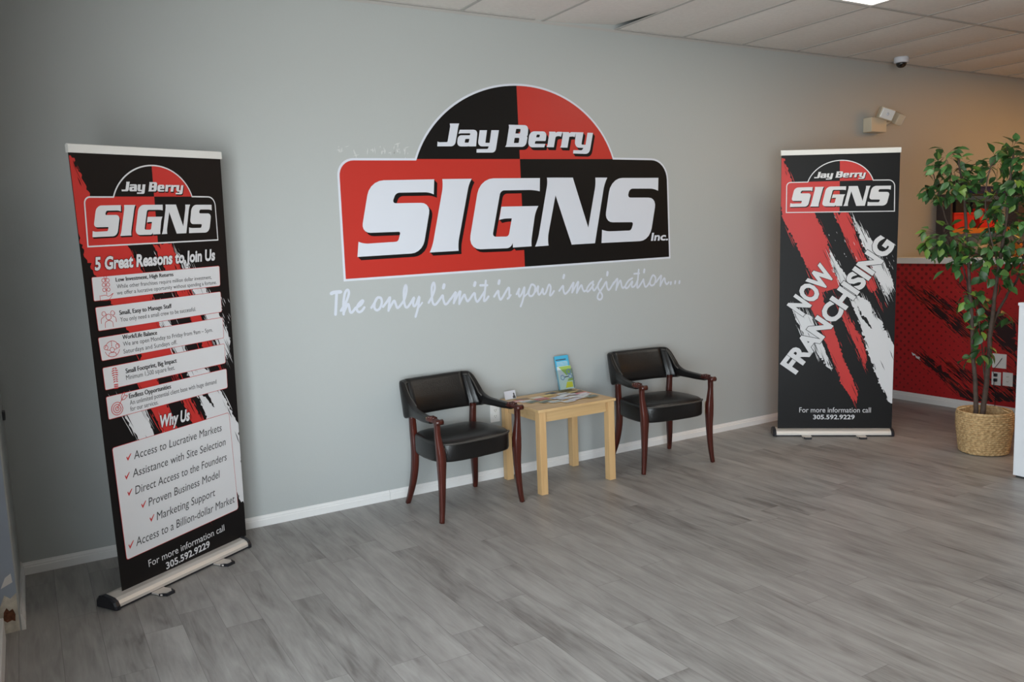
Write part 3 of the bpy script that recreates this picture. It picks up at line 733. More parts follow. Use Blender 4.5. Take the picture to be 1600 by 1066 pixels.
# left stub wall with its bare, peeling end and bluish daylight painted on it
wl = struct(box('wall_left', (-0.30, -0.72, 0), (X0, 0.0, H), 'wall'))
pe = Print()
def end_patch(pts, m, y):
    pe.poly([pts], m, y)
end_patch([(-0.30, 0.0), (-0.145, 0.0), (-0.145, 1.6), (-0.30, 1.6)], 'daylit_blue', 0.0006)
end_patch([(-0.235, 0.36), (-0.205, 0.43), (-0.20, 0.62), (-0.225, 0.75), (-0.25, 0.7), (-0.262, 0.5), (-0.25, 0.4)], 'white', 0.0012)
end_patch([(-0.245, 0.40), (-0.212, 0.45), (-0.208, 0.60), (-0.228, 0.70), (-0.245, 0.62)], 'daylit_blue', 0.0016)
end_patch([(-0.20, 0.20), (-0.155, 0.22), (-0.158, 0.26), (-0.18, 0.245)], 'white', 0.0012)
end_patch([(-0.22, 0.0), (-0.146, 0.0), (-0.146, 0.17), (-0.17, 0.15), (-0.19, 0.17), (-0.21, 0.12), (-0.28, 0.13), (-0.28, 0.0)], 'plaster', 0.0012)
end_patch([(-0.203, 0.062), (-0.190, 0.048), (-0.172, 0.054), (-0.160, 0.047), (-0.157, 0.078), (-0.165, 0.104), (-0.178, 0.097), (-0.187, 0.113), (-0.199, 0.094)], 'rust', 0.0018)
pe.mb.build('peeling_daylit_patch', wl, loc=(0, -0.72, 0), normals=False)
tag(box('door_latch', (X0 - 0.001, -0.155, 0.825), (X0 + 0.012, -0.085, 0.865), 'blackplastic', None, 0.003), 'small black latch fixed to the short left wall', 'latch')

def baseboard(name, a, b, nrm, h=0.062, th=0.014):
    """moulded skirting from a to b, standing off along nrm"""
    a, b, n = Vector((*a, 0)), Vector((*b, 0)), Vector((*nrm, 0))
    prof = [(0, 0), (th, 0), (th, h * 0.60), (th * 0.75, h * 0.68), (th * 0.75, h * 0.78), (th * 0.45, h * 0.9), (th * 0.35, h), (0, h)]
    mb = MB()
    rings = [[p + n * q[0] + Vector((0, 0, q[1])) for q in prof] for p in (a, b)]
    mb.loft(rings, 'white', True, True, False)
    return struct(mb.build(name))
baseboard('baseboard_back', (X0, 0), (1.855, 0), (0, -1))
baseboard('baseboard_back', (1.857, 0), (6.85, 0), (0, -1))
baseboard('baseboard_back', (6.97, 0), (X1, 0), (0, -1))
baseboard('baseboard_left', (X0, -0.722), (X0, -0.014), (1, 0), 0.075, 0.016)

# faint bare patches where older lettering was pulled off the wall
sc = Print()
for (cx, cz, w, h, n) in ((1.69, 2.165, 0.06, 0.05, 7), (1.76, 2.13, 0.05, 0.04, 4), (1.87, 2.15, 0.08, 0.03, 4), (1.96, 2.155, 0.07, 0.06, 8), (2.04, 2.165, 0.06, 0.08, 11), (2.09, 2.15, 0.03, 0.08, 6)):
    for k in range(n):
        x, z = cx + random.uniform(-w, w) / 2, cz + random.uniform(-h, h) / 2
        l, t = random.uniform(0.01, 0.05), random.uniform(0.0015, 0.005)
        a = random.choice((1.4, 1.5, 1.65, 0.3))
        d, q = Vector((math.cos(a), math.sin(a))), Vector((-math.sin(a), math.cos(a)))
        sc.poly([[Vector((x, z)) - d * l / 2, Vector((x, z)) + q * t, Vector((x, z)) + d * l / 2, Vector((x, z)) - q * t]], 'scar', 0.0006, True)
sc.mb.build('paint_scar', wb, normals=False)

# ---- ceiling: sagging lay-in tiles, one corner lifted
ce = MB()
xs = [TX + 0.6096 * i for i in range(-5, 14)]
ys = [0.0, TY, TY - 1.2192, TY - 2 * 1.2192, TY - 3 * 1.2192, TY - 4 * 1.2192, TY - 5 * 1.2192, Y1 - 0.1]
LIGHTS = [(3, 1), (9, 1), (11, 1), (8, 3), (11, 3)]
for i in range(len(xs) - 1):
    for j in range(len(ys) - 1):
        if (i - 5, j) in LIGHTS:
            continue
        xa, xb, ya, yb = xs[i], xs[i + 1], ys[j], ys[j + 1]
        amp = random.uniform(0.004, 0.010) if i < 8 else random.uniform(0.014, 0.024)
        wob = random.uniform(-0.3, 0.3)
        lift = 0.030 if (i - 5, j) == (1, 0) else 0.0
        nx, ny = 7, 7
        g = []
        for b in range(ny + 1):
            row = []
            for a in range(nx + 1):
                u, v = a / nx, b / ny
                s = amp * (4 * u * (1 - u)) ** 0.8 * (4 * v * (1 - v)) ** 0.8 * (1 + wob * math.sin(5 * v + i))
                z = H - s + lift * max(0, u - 0.25) / 0.75 * max(0, 1 - v * 2.2)
                row.append(ce.bm.verts.new((xa + (xb - xa) * u, ya + (yb - ya) * v, z)))
            g.append(row)
        k = ce.mi('ceiling')
        for b in range(ny):
            for a in range(nx):
                f = ce.bm.faces.new((g[b][a], g[b + 1][a], g[b + 1][a + 1], g[b][a + 1]))
                f.material_index = k
                f.smooth = True
cei = struct(ce.build('ceiling', normals=False))
gr = MB()
for x in xs:
    gr.box((x - 0.012, Y1, H - 0.005), (x + 0.012, -0.001, H - 0.0005), 'tbar')
for y in ys[1:-1]:
    gr.box((xs[0], y - 0.012, H - 0.0055), (xs[-1], y + 0.012, H - 0.001), 'tbar')
gr.build('ceiling_grid', cei)
ro = MB()
ro.face([(X0 - 1, Y1 - 0.5, H + 0.19), (X1 + 0.5, Y1 - 0.5, H + 0.19), (X1 + 0.5, 0.5, H + 0.19), (X0 - 1, 0.5, H + 0.19)], 'shadowgap')
struct(ro.build('roof_light_block'))  # unseen sheet added to keep daylight out of the void above the tiles
wa = MB()
wa.box((X0, -0.022, H - 0.006), (3.05, -0.0005, H - 0.001), 'tbar')
wa.box((3.74, -0.022, H - 0.006), (X1, -0.0005, H - 0.001), 'tbar')
wa.box((X0, -0.0015, H - 0.022), (X1, -0.0005, H - 0.004), 'tbar')
struct(wa.build('trim_2'))

def troffer(i, j, label, lit, group=None):
    x, y = TX + 0.6096 * i, TY - 1.2192 * (j - 1)
    t = thing('ceiling_light', label, 'ceiling light', (x + 0.3048, y - 0.6096, H), 0, group)
    hx, hy = 0.3048, 0.6096
    f = MB()
    for lo, hi in (((-hx, -hy, -0.006), (hx, -hy + 0.03, 0.02)), ((-hx, hy - 0.03, -0.006), (hx, hy, 0.02)), ((-hx, -hy + 0.03, -0.006), (-hx + 0.03, hy - 0.03, 0.02)), ((hx - 0.03, -hy + 0.03, -0.006), (hx, hy - 0.03, 0.02))):
        f.box(lo, hi, 'white')
    f.box((-hx, -hy, 0.02), (hx, hy, 0.09), 'white')
    f.build('frame', t)
    box('diffuser', (-hx + 0.03, -hy + 0.03, -0.002), (hx - 0.03, hy - 0.03, 0.006), lit, t)
for n, (i, j) in enumerate(LIGHTS):
    if n == 0:
        troffer(i, j, 'lit rectangular ceiling light cut off by the top edge of the photo', 'lamp', 'ceiling lights')
    else:
        troffer(i, j, 'lit ceiling light set in the tiles beyond the edge of the photo', 'warmlamp', 'ceiling lights')

# ---- storefront glazing: left side and street side
def storefront(name, P, L, nb, top):
    """framed shop glazing along local x from 0 to L; P places it"""
    root = MB()
    root.box((0, -0.05, 0), (L, 0.05, 0.11), 'white', 0.004)
    root.box((0, -0.05, top), (L, 0.05, top + 0.08), 'white', 0.004)
    for k in range(nb + 1):
        x = min(max(L * k / nb, 0.03), L - 0.03)
        root.box((x - 0.03, -0.045, 0.11), (x + 0.03, 0.045, top), 'white', 0.003)
    o = struct(root.build(name))
    o.matrix_world = P
    for k in range(nb):
        pn = box('pane', (L * k / nb + 0.03, -0.004, 0.11), (L * (k + 1) / nb - 0.03, 0.004, top), 'glass', o)
    return o
struct(box('wall_left', (-0.42, -WIN_FROM, 0), (-0.30, -0.72, H + 0.2), 'wall'))
struct(box('trim_3', (-0.30, -WIN_FROM, 0), (-0.198, -0.79, 0.10), 'white', None, 0.004))
storefront('window_1', Matrix.Translation((-0.255, -WIN_FROM, 0)) @ Matrix.Rotation(-math.pi / 2, 4, 'Z'), WIN_TO - WIN_FROM, 6, WIN_TOP)
struct(box('wall_left', (-0.31, Y1, WIN_TOP + 0.08), (-0.2, -WIN_FROM, H + 0.2), 'wall'))
wf = MB()
wf.box((-0.31, Y1 - 0.12, 0), (X1 + 0.12, Y1, H + 0.2), 'farwall')
struct(wf.build('wall_front'))

# ---- red half wall behind the right banner
PX, PH = 6.85, 1.245
pw = struct(box('wall_partition', (PX, -2.6, 0), (PX + 0.12, -0.002, PH), 'counter'))
hv = MB()
hv.face([(PX - 0.0008, -0.002, 0.0), (PX - 0.0008, -2.6, 0.0), (PX - 0.0008, -2.6, PH), (PX - 0.0008, -0.002, PH)], 'halftone')
hv.build('wall_graphic', pw, normals=False)
struct(box('trim_1', (PX - 0.03, -2.63, PH), (PX + 0.15, -0.002, PH + 0.052), 'white', None, 0.004))
baseboard('baseboard_partition', (PX - 0.001, -2.6), (PX - 0.001, -0.015), (-1, 0), 0.075, 0.014)

# rough-edged brush strokes
def rough(poly, amp, step, rnd):
    """midpoint-style ragged outline"""
    P = [Vector(p[:2]) for p in poly]
    out = []
    n = len(P)
    for i in range(n):
        a, b = P[i], P[(i + 1) % n]
        d = b - a
        k = max(1, int(d.length / step))
        q = Vector((-d.y, d.x)).normalized() if d.length > 0 else Vector((0, 0))
        for j in range(k):
            t = j / k
            w = 0 if j == 0 else rnd.gauss(0, 1) * amp * (1.8 if rnd.random() < 0.12 else 0.7)
            out.append(a + d * t + q * w)
    return out

def scratches(pr, poly, d, cnt, m, y, rnd, lmin, lmax, wmax, spread, inside=None):
    """thin dry-brush slivers along direction d, scattered about the outline"""
    P = [Vector(p[:2]) for p in poly]
    q = Vector((-d.y, d.x))
    for _ in range(cnt):
        i = rnd.randrange(len(P))
        a = P[i].lerp(P[(i + 1) % len(P)], rnd.random()) + q * rnd.gauss(0, spread)
        l, w = rnd.uniform(lmin, lmax), rnd.uniform(wmax * 0.2, wmax)
        dd = (d + q * rnd.uniform(-0.06, 0.06)).normalized()
        pts = [a - dd * l / 2, a - dd * l * 0.1 + q * w, a + dd * l / 2, a + dd * l * 0.15 - q * w]
        if inside and not all(inside(p) for p in pts):
            continue
        pr.poly([pts], m, y, True)

mu = Print()
rnd = random.Random(3)
ins = lambda p: -2.55 < -p.x < -0.01 and 0.08 < p.y < PH - 0.01
sdir = Vector((0.80, -0.60))
for c, pts in MURAL:
    P2 = [Vector((-p[0], p[1])) for p in pts]
    m = 'mblack' if c == 'k' else 'pwhite'
    mu.poly([rough(P2, 0.010, 0.015, rnd)], m, 0.0016, True)
    if c == 'k':
        scratches(mu, P2, sdir, 70, 'mblack', 0.0014, rnd, 0.05, 0.22, 0.007, 0.02, ins)
        scratches(mu, P2, sdir, 90, 'vred', 0.0020, rnd, 0.04, 0.16, 0.005, 0.03, ins)
wgm = mu.mb.build('brush_stroke', pw, loc=(PX, 0, 0), rotz=-math.pi / 2, normals=False)

def outlet(name, ys_, zs, label, plug, cat='outlet', group=None):
    t = thing(name, label, cat, (PX - 0.001, sum(ys_) / 2, sum(zs) / 2), -math.pi / 2, group)
    w, h = abs(ys_[0] - ys_[1]) / 2, abs(zs[0] - zs[1]) / 2
    box('cover_plate', (-w, -0.006, -h), (w, 0, h), 'white', t, 0.002)
    return t, w, h
t, w, h = outlet('junction_box', (OUTL[0][0][0], OUTL[0][1][0]), (OUTL[0][0][1], OUTL[0][1][1]), 'white square box on the red half wall above the two outlets', True, 'junction box')
t, w, h = outlet('wall_outlet', (OUTL[1][0][0], OUTL[1][1][0]), (OUTL[1][0][1], OUTL[1][1][1]), 'white outlet on the red half wall with black plugs and cord', True, group='outlets on the red half wall')
mb = MB()
for dz in (-0.02, 0.02):
    mb.box((-0.012, -0.0075, dz - 0.013), (0.012, -0.0058, dz + 0.013), 'paleplastic')
mb.build('socket', t)
pg = thing('power_plug', 'black power plug and cord hanging down the white outlet', 'plug', (PX - 0.008, -0.985, 0.31), -math.pi / 2)
MB().box((-0.012, -0.022, 0.008), (0.012, 0, 0.034), 'blackplastic', 0.004).box((-0.012, -0.022, -0.034), (0.012, 0, -0.008), 'blackplastic', 0.004).build('plug_body', pg)
MB().tube(catmull([(0, -0.024, -0.02), (0.0, -0.03, -0.06), (0.01, -0.02, -0.14), (0.0, -0.014, -0.305)], 4), 0.003, 'blackplastic', 6).build('cord', pg)
MB().tube(catmull([(0, -0.024, 0.02), (-0.01, -0.03, 0.06), (0.02, -0.012, 0.12), (0.045, -0.005, 0.165)], 4), 0.0025, 'blackplastic', 6).build('cord', pg)
t, w, h = outlet('wall_outlet', (OUTL[2][0][0], OUTL[2][1][0]), (OUTL[2][0][1], OUTL[2][1][1]), 'empty white outlet on the red half wall beside the plugged one', False, group='outlets on the red half wall')
mb = MB()
for dz in (-0.02, 0.02):
    mb.box((-0.012, -0.0075, dz - 0.013), (0.012, -0.0058, dz + 0.013), 'paleplastic')
    mb.box((-0.006, -0.008, dz - 0.004), (-0.004, -0.007, dz + 0.006), 'blackplastic')
    mb.box((0.004, -0.008, dz - 0.004), (0.006, -0.007, dz + 0.006), 'blackplastic')
mb.build('socket', t)

# ================================================================== the painted-on sign and its tagline
def quad_fields(pr, outer, ins_w, y, red, black, xf):
    P = rounded(outer, 8)
    Q = inset(P, ins_w)
    zl = lambda x: LINEZ[0] + (LINEZ[1] - LINEZ[0]) * (x + 0.7571) / 1.5326
    L0 = Vector((-0.7571, LINEZ[0]))
    nl = Vector((-(LINEZ[1] - LINEZ[0]), 1.5326)).normalized()
    D0, D1 = Vector((DIV[0], 1.2)), Vector((DIV[2], 0.0))
    dd = (D0 - D1).normalized()
    nd = Vector((dd.y, -dd.x))
    top, bot = clip(Q, L0, nl), clip(Q, L0, -nl)
    for half, (ml, mr_) in ((top, (black, red)), (bot, (red, black))):
        for sgn, m in ((-1, ml), (1, mr_)):
            pr.poly([[xf(p) for p in clip(half, D1, nd * sgn)]], m, y, True)

def logo(pr, xf, y0, white, red, black, border, inc):
    P = rounded(OUTER, 8)
    pr.poly([[xf(p) for p in P]], white, y0, True)
    quad_fields(pr, OUTER, border, y0 + 0.0005, red, black, xf)
    def letters(sets, off, nstep):
        for L in sets:
            R = [rounded(l) for l in L]
            if off:
                for k in range(1, nstep + 1):
                    o = Vector(off) * k / nstep
                    pr.poly([[xf(p + o) for p in l] for l in R], black, y0 + 0.0009 + 0.0001 * (nstep - k), True)
            pr.poly([[xf(p) for p in l] for l in R], white, y0 + 0.0014, True)
    letters(SIGNS, (0.024, -0.024), 6)
    letters(JAYB, (0.020, -0.022), 5)
    if inc:
        a, b = xf(Vector(INC[0][:2])), xf(Vector(INC[1][:2]))
        pr.text('Inc.', a, b, 0.052, white, y0 + 0.0014, 0.03, 0.22)

ws = thing('wall_sign', 'large red and black logo sign with white lettering on the grey wall', 'sign', (2.905, 0, 1.394))
class Split(Print):
    """one mesh per colour layer"""
    def __init__(self, names):
        self.parts = {m: MB() for m in names}
        self.mb = None
    def poly(self, loops, m, y, dense=False):
        self.mb = self.parts[m]
        Print.poly(self, loops, m, y, dense)
    def text(self, s, p0, p1, cap, m, y, *a, **k):
        self.mb = self.parts[m]
        Print.text(self, s, p0, p1, cap, m, y, *a, **k)
M['vshadow'] = M['vblack'].copy()
M['vborder'] = M['vwhite'].copy()
sp = Print()
P0 = rounded(OUTER, 8)
sp.poly([P0], 'vborder', 0.0008, True)
sp.mb.build('border', ws, normals=False)
sp = Split(['vred', 'vblack'])
quad_fields(sp, OUTER, 0.0135, 0.0014, 'vred', 'vblack', lambda p: p)
sp.parts['vred'].build('red_field', ws, normals=False)
sp.parts['vblack'].build('black_field', ws, normals=False)
sh, lt = Print(), Print()
for sets, off in ((SIGNS, (0.021, -0.021)), (JAYB, (0.017, -0.019))):
    for L in sets:
        R = [rounded(l) for l in L]
        for k in range(1, 6):
            o = Vector(off) * k / 5
            sh.poly([[p + o for p in l] for l in R], 'vshadow', 0.0020 + 0.00012 * (5 - k), True)
        lt.poly(R, 'vwhite', 0.0031, True)
lt.text('Inc.', INC[0][:2], INC[1][:2], INC[2][1] - INC[0][1], 'vwhite', 0.0031, 0.03, 0.22)
sh.mb.build('letter_shadow', ws, normals=False)
lt.mb.build('lettering', ws, normals=False)

tg = Print()
for n_, st in enumerate(TAG):
    w = st[0] * 1.22
    pts = [Vector((st[i], st[i + 1])) for i in range(1, len(st), 2)]
    tg.ribbon(pts, w, 'tagline', 0.0005 + 0.0013 * (n_ % 3))
tag(tg.mb.build('tagline_lettering', None, loc=(2.905, 0, 1.394), normals=False), 'white brush script tagline on the grey wall under the logo sign', 'lettering')

# ================================================================== roll-up banners
def banner(D, label, texts, fill):
    t = thing('retractable_banner', label, 'banner', (D['o'][0], D['o'][1], 0), D['a'], 'roll-up banners')
    TLc, TRc, BL, BR = [Vector(c[:2]) for c in D['c']]
    hw = D['w'] / 2
    # cassette: half-round silver housing on a flat foot
    prof = [(-0.055, 0.012), (-0.056, 0.026), (-0.047, 0.040), (-0.028, 0.049), (0.0, 0.053), (0.028, 0.056), (0.052, 0.051), (0.070, 0.036), (0.072, 0.012)]
    cs = MB()
    cs.loft([[Vector((x, y, z)) for y, z in prof] for x in (-hw + 0.012, hw - 0.012)], 'silver', True, True, False)
    cs.build('base_cassette', t)
    st = MB()
    st.box((-hw + 0.012, -0.054, 0.004), (hw - 0.012, 0.074, 0.0125), 'blackplastic')
    st.build('base_strip', t)
    for s in (-1, 1):
        e = MB()
        pr = [((y - 0.011) * 1.10 + 0.011, max(0.002, (z - 0.010) * 1.34)) for y, z in prof]
        xa, xb = s * (hw - 0.014), s * (hw + 0.010)
        e.loft([[Vector((xa, y, z)) for y, z in pr], [Vector((s * (hw + 0.003), y, z)) for y, z in pr], [Vector((xb, y * 0.86, 0.003 + z * 0.86)) for y, z in pr]], 'blackplastic', True, True, False)
        e.build('end_cap', t)
    for s in (-1, 1):
        f = MB()
        x = s * hw * 0.46
        w_ = 0.034
        ring = lambda z: [Vector((x + a, b, z)) for a, b in ((-w_, 0.13), (-w_, -0.115), (-w_ * 0.6, -0.140), (w_ * 0.6, -0.140), (w_, -0.115), (w_, 0.13))]
        f.loft([ring(0.003), ring(0.010)], 'silver', True, True, False)
        fo = f.build('foot', t)
        g = MB()
        ring2 = lambda z: [Vector((x + a, b, z)) for a, b in ((-w_ - 0.002, -0.105), (-w_ * 0.6 - 0.002, -0.145), (w_ * 0.6 + 0.002, -0.145), (w_ + 0.002, -0.105), (w_ * 0.7, -0.118), (w_ * 0.5, -0.134), (-w_ * 0.5, -0.134), (-w_ * 0.7, -0.118))]
        g.loft([ring2(0.0), ring2(0.0125)], 'blackplastic', True, True, False)
        g.build('rubber_tip', fo)
    # pole and top rail
    MB().tube([(0.0, 0.03, 0.06), (0.0, 0.018, max(TLc.y, TRc.y) - 0.015)], 0.009, 'silver', 8).build('support_pole', t)
    r = MB()
    d = (TRc - TLc).normalized()
    for sgn in (1,):
        a, b = TLc - d * 0.004, TRc + d * 0.004
        pf = [(-0.008, -0.006), (0.010, -0.006), (0.010, 0.026), (0.002, 0.033), (-0.008, 0.030)]
        r.loft([[Vector((p.x, y, p.y + z)) for y, z in pf] for p in (a, b)], 'paleplastic', True, True, False)
    r.build('top_rail', t)
    # printed sheet: everything printed is in the sheet's own mesh
    pr = Print()
    m = pr.mb
    bot = 0.050
    k = m.mi('pblack')
    e = lambda p, q, z: p + (q - p) * ((z - p.y) / (q.y - p.y))
    bl, br = e(BL, TLc, bot), e(BR, TRc, bot)
    lay = lambda y: [m.bm.verts.new((p.x, y, p.y)) for p in (bl, br, TRc, TLc)]
    fr, bk = lay(0.0), lay(0.0012)
    for f in (fr, list(reversed(bk)), [fr[1], fr[0], bk[0], bk[1]], [fr[2], fr[1], bk[1], bk[2]], [fr[0], fr[3], bk[3], bk[0]], [fr[3], fr[2], bk[2], bk[3]]):
        m.bm.faces.new(f).material_index = k
    def sheet(s, q):
        z = BL.y + ((TLc.y + TRc.y) / 2 - BL.y) * q
        l = BL + (TLc - BL) * q
        rr = BR + (TRc - BR) * q
        return l + (rr - l) * s
    def clampx(p):
        z = min(max(p.y, bot + 0.003), min(TLc.y, TRc.y) - 0.003)
        l, rr = e(BL, TLc, z).x + 0.002, e(BR, TRc, z).x - 0.002
        return Vector((min(max(p.x, l), rr), z))
    rnd = random.Random(11)
    sd = Vector((0.40, -0.92)).normalized()
    inside = lambda p: (clampx(p) - p).length < 1e-6
    colr = {'r': 'pred', 'w': 'pwhite', 'k': 'pblack'}
    lvl = {'r': 0.0005, 'w': 0.0011, 'k': 0.0019}
    for n_, (c, pts) in enumerate(STROKES):
        P = [sheet(*p) for p in pts]
        R = rough(P, 0.0045, 0.010, rnd)
        pr.poly([[clampx(p) for p in R]], colr[c], lvl[c] + 0.00015 * n_, True)
        if c != 'k':
            # leave the flank of the big red field clean, ragged ends only
            scratches(pr, P, sd, 46, colr[c], lvl[c] + 0.00015 * n_ + 0.00008, rnd, 0.03, 0.16, 0.0030, 0.010, inside)
            scratches(pr, P, sd, 52 if c == 'w' else 34, 'pblack', 0.0024, rnd, 0.03, 0.14, 0.0034, 0.016, inside)
    # loose flecks of white
    for _ in range(46):
        s_, q_ = rnd.choice(((0.47, 0.70), (0.50, 0.62), (0.42, 0.42), (0.95, 0.66), (0.30, 0.86), (0.60, 0.66), (0.97, 0.60)))
        a = sheet(s_ + rnd.gauss(0, 0.035), q_ + rnd.gauss(0, 0.03))
        l, w = rnd.uniform(0.006, 0.05), rnd.uniform(0.0006, 0.0022)
        qn = Vector((-sd.y, sd.x))
        pts = [a - sd * l / 2, a + qn * w, a + sd * l / 2, a - qn * w]
        if all(inside(p) for p in pts):
            pr.poly([pts], 'pwhite', 0.0027, True)
    A = D['A']
    xf = lambda p: Vector((A[0][0] * p[0] + A[0][1] * p[1] + A[0][2], A[1][0] * p[0] + A[1][1] * p[1] + A[1][2]))
    y0 = 0.0031
    pr.poly([[xf(p) for p in rounded(OUTER, 8)]], 'pwhite', y0, True)
    quad_fields(pr, OUTER, 0.022, y0 + 0.0004, 'pred', 'pblack', xf)
    for sets, off in ((SIGNS, (0.020, -0.022)), (JAYB, (0.014, -0.018))):
        for L in sets:
            R = [rounded(l) for l in L]
            for q in range(1, 5):
                o = Vector(off) * q / 4
                pr.poly([[xf(p + o) for p in l] for l in R], 'pblack', y0 + 0.0008 + 0.0001 * (4 - q), True)
            pr.poly([[xf(p) for p in l] for l in R], 'pwhite', y0 + 0.0014, True)
    fill(pr, texts)
    pr.mb.build('printed_sheet', t, normals=False)
    return t

STYLE = {'hb': ('pwhite', 0.038, 0.16), 't': ('pblack', 0.0, 0.0), 'n': ('pgrey', 0.0, 0.0), 'm': ('pgrey', 0.0, 0.14), 'w': ('pwhite', 0.0, 0.0), 'wb': ('pwhite', 0.022, 0.0), 'rb': ('pwhite', 0.045, 0.0)}
def put_texts(pr, texts, y):
    for s, a, b, cap, st in texts:
        m, bold, shear = STYLE[st]
        if st == 't':                  # heavier weight
            pr.text(s, (a[0] + 0.0016, a[1]), (b[0] + 0.0016, b[1]), cap, m, y + 0.0002, bold, shear)
        pr.text(s, a, b, cap, m, y, bold, shear, outline=('pblack', 0.028 if st == 'hb' else 0.020) if st in ('hb', 'rb') else None)

def circ(c, r, n=20, a0=0.0, a1=2 * math.pi):
    return [Vector((c[0] + r * math.cos(a0 + (a1 - a0) * k / n), c[1] + r * math.sin(a0 + (a1 - a0) * k / n))) for k in range(n + 1)]

def fill_left(pr, texts):
    for i, P in enumerate(PAN_L):
        pr.poly([P], 'pred', 0.0034)
        Q = inset(rounded(P), 0.0022)
        pr.poly([Q], 'pwhite', 0.0038, True)
    put_texts(pr, texts, 0.0046)
    for a, b, c in CHK:
        a, b, c = Vector(a), Vector(b), Vector(c)
        pr.poly([[a, b, c, c + Vector((-0.004, 0.001)), b + Vector((0.0, 0.013)), a + Vector((0.004, 0.005))]], 'pred', 0.0046, True)
    L = lambda pts, w=0.0022: pr.ribbon(pts, w, 'pred', 0.0046)
    O = lambda c, x, z: Vector((c[0] + x, c[1] + z))
    # hand with sprout
    c = ICON[0]
    L([O(c, -0.034, -0.030), O(c, -0.034, -0.052)]); L([O(c, -0.030, -0.032), O(c, -0.005, -0.030), O(c, 0.010, -0.036), O(c, 0.034, -0.024)])
    L([O(c, -0.030, -0.052), O(c, 0.008, -0.052), O(c, 0.034, -0.024)])
    for q in (-0.012, 0.010, 0.030):
        L(circ(O(c, -0.010, q + 0.006), 0.008, 10)); L(circ(O(c, 0.012, q + 0.006), 0.008, 10))
    L([O(c, 0.001, -0.028), O(c, 0.001, 0.048)]); L(circ(O(c, 0.001, 0.050), 0.007, 10))
    # three people
    c = ICON[1]
    L(circ(O(c, 0, 0.004), 0.013)); L([O(c, -0.020, -0.042), O(c, -0.018, -0.020), O(c, 0.0, -0.012), O(c, 0.018, -0.020), O(c, 0.020, -0.042)])
    for s in (-1, 1):
        L(circ(O(c, s * 0.022, 0.020), 0.010)); L([O(c, s * 0.038, -0.022), O(c, s * 0.036, -0.002), O(c, s * 0.022, 0.006)])
    # balance ring
    c = ICON[2]
    L(circ(c, 0.036, 26, 0.15, 2.9)); L(circ(c, 0.036, 26, 3.4, 6.1)); L(circ(O(c, 0, -0.004), 0.011)); L([O(c, -0.020, -0.032), O(c, -0.014, -0.018), O(c, 0.014, -0.018), O(c, 0.020, -0.032)])
    for s in (-1, 1):
        L(circ(O(c, s * 0.030, 0.010), 0.010, 12)); L([O(c, s * 0.012, -0.004), O(c, s * 0.026, -0.002)])
    L([O(c, 0, 0.012), O(c, 0, 0.034)])
    # shoe print
    c = ICON[3]
    for r in range(7):
        z = 0.040 - r * 0.010
        hw_ = 0.0135 if r in (1, 2, 3) else 0.010
        L([O(c, -hw_, z - 0.003), O(c, -0.003, z)], 0.0045); L([O(c, hw_, z - 0.003), O(c, 0.003, z)], 0.0045)
    for r in range(3):
        L([O(c, -0.009, -0.036 - r * 0.008), O(c, 0.009, -0.036 - r * 0.008)], 0.005)
    # target with arrow
    c = ICON[4]
    for q in (0.029, 0.019, 0.009):
        L(circ(c, q), 0.003)
    L([O(c, 0, 0), O(c, 0.042, 0.052)], 0.003); L([O(c, 0.028, 0.034), O(c, 0.030, 0.054), O(c, 0.046, 0.068), O(c, 0.046, 0.052), O(c, 0.060, 0.050), O(c, 0.044, 0.036), O(c, 0.028, 0.034)], 0.0028)

def fill_right(pr, texts):
    put_texts(pr, texts, 0.0046)

banner(BAN_L, 'black and red roll-up banner listing five reasons, standing near the left corner', TXT_L, fill_left)
banner(BAN_R, 'black roll-up banner reading NOW FRANCHISING in front of the red half wall', TXT_R, fill_right)

# ================================================================== armchairs
def lerp_list(tab, s):
    for (a, va), (b, vb) in zip(tab, tab[1:]):
        if s <= b:
            k = (s - a) / (b - a)
            return [x + (y - x) * k for x, y in zip(va, vb)]
    return list(tab[-1][1])

def smooth_tab(tab, n=48):
    vs = catmull([(0, 0, 0)] * 0 or [(v[0], v[1], v[2]) for _, v in tab], n)
    return vs

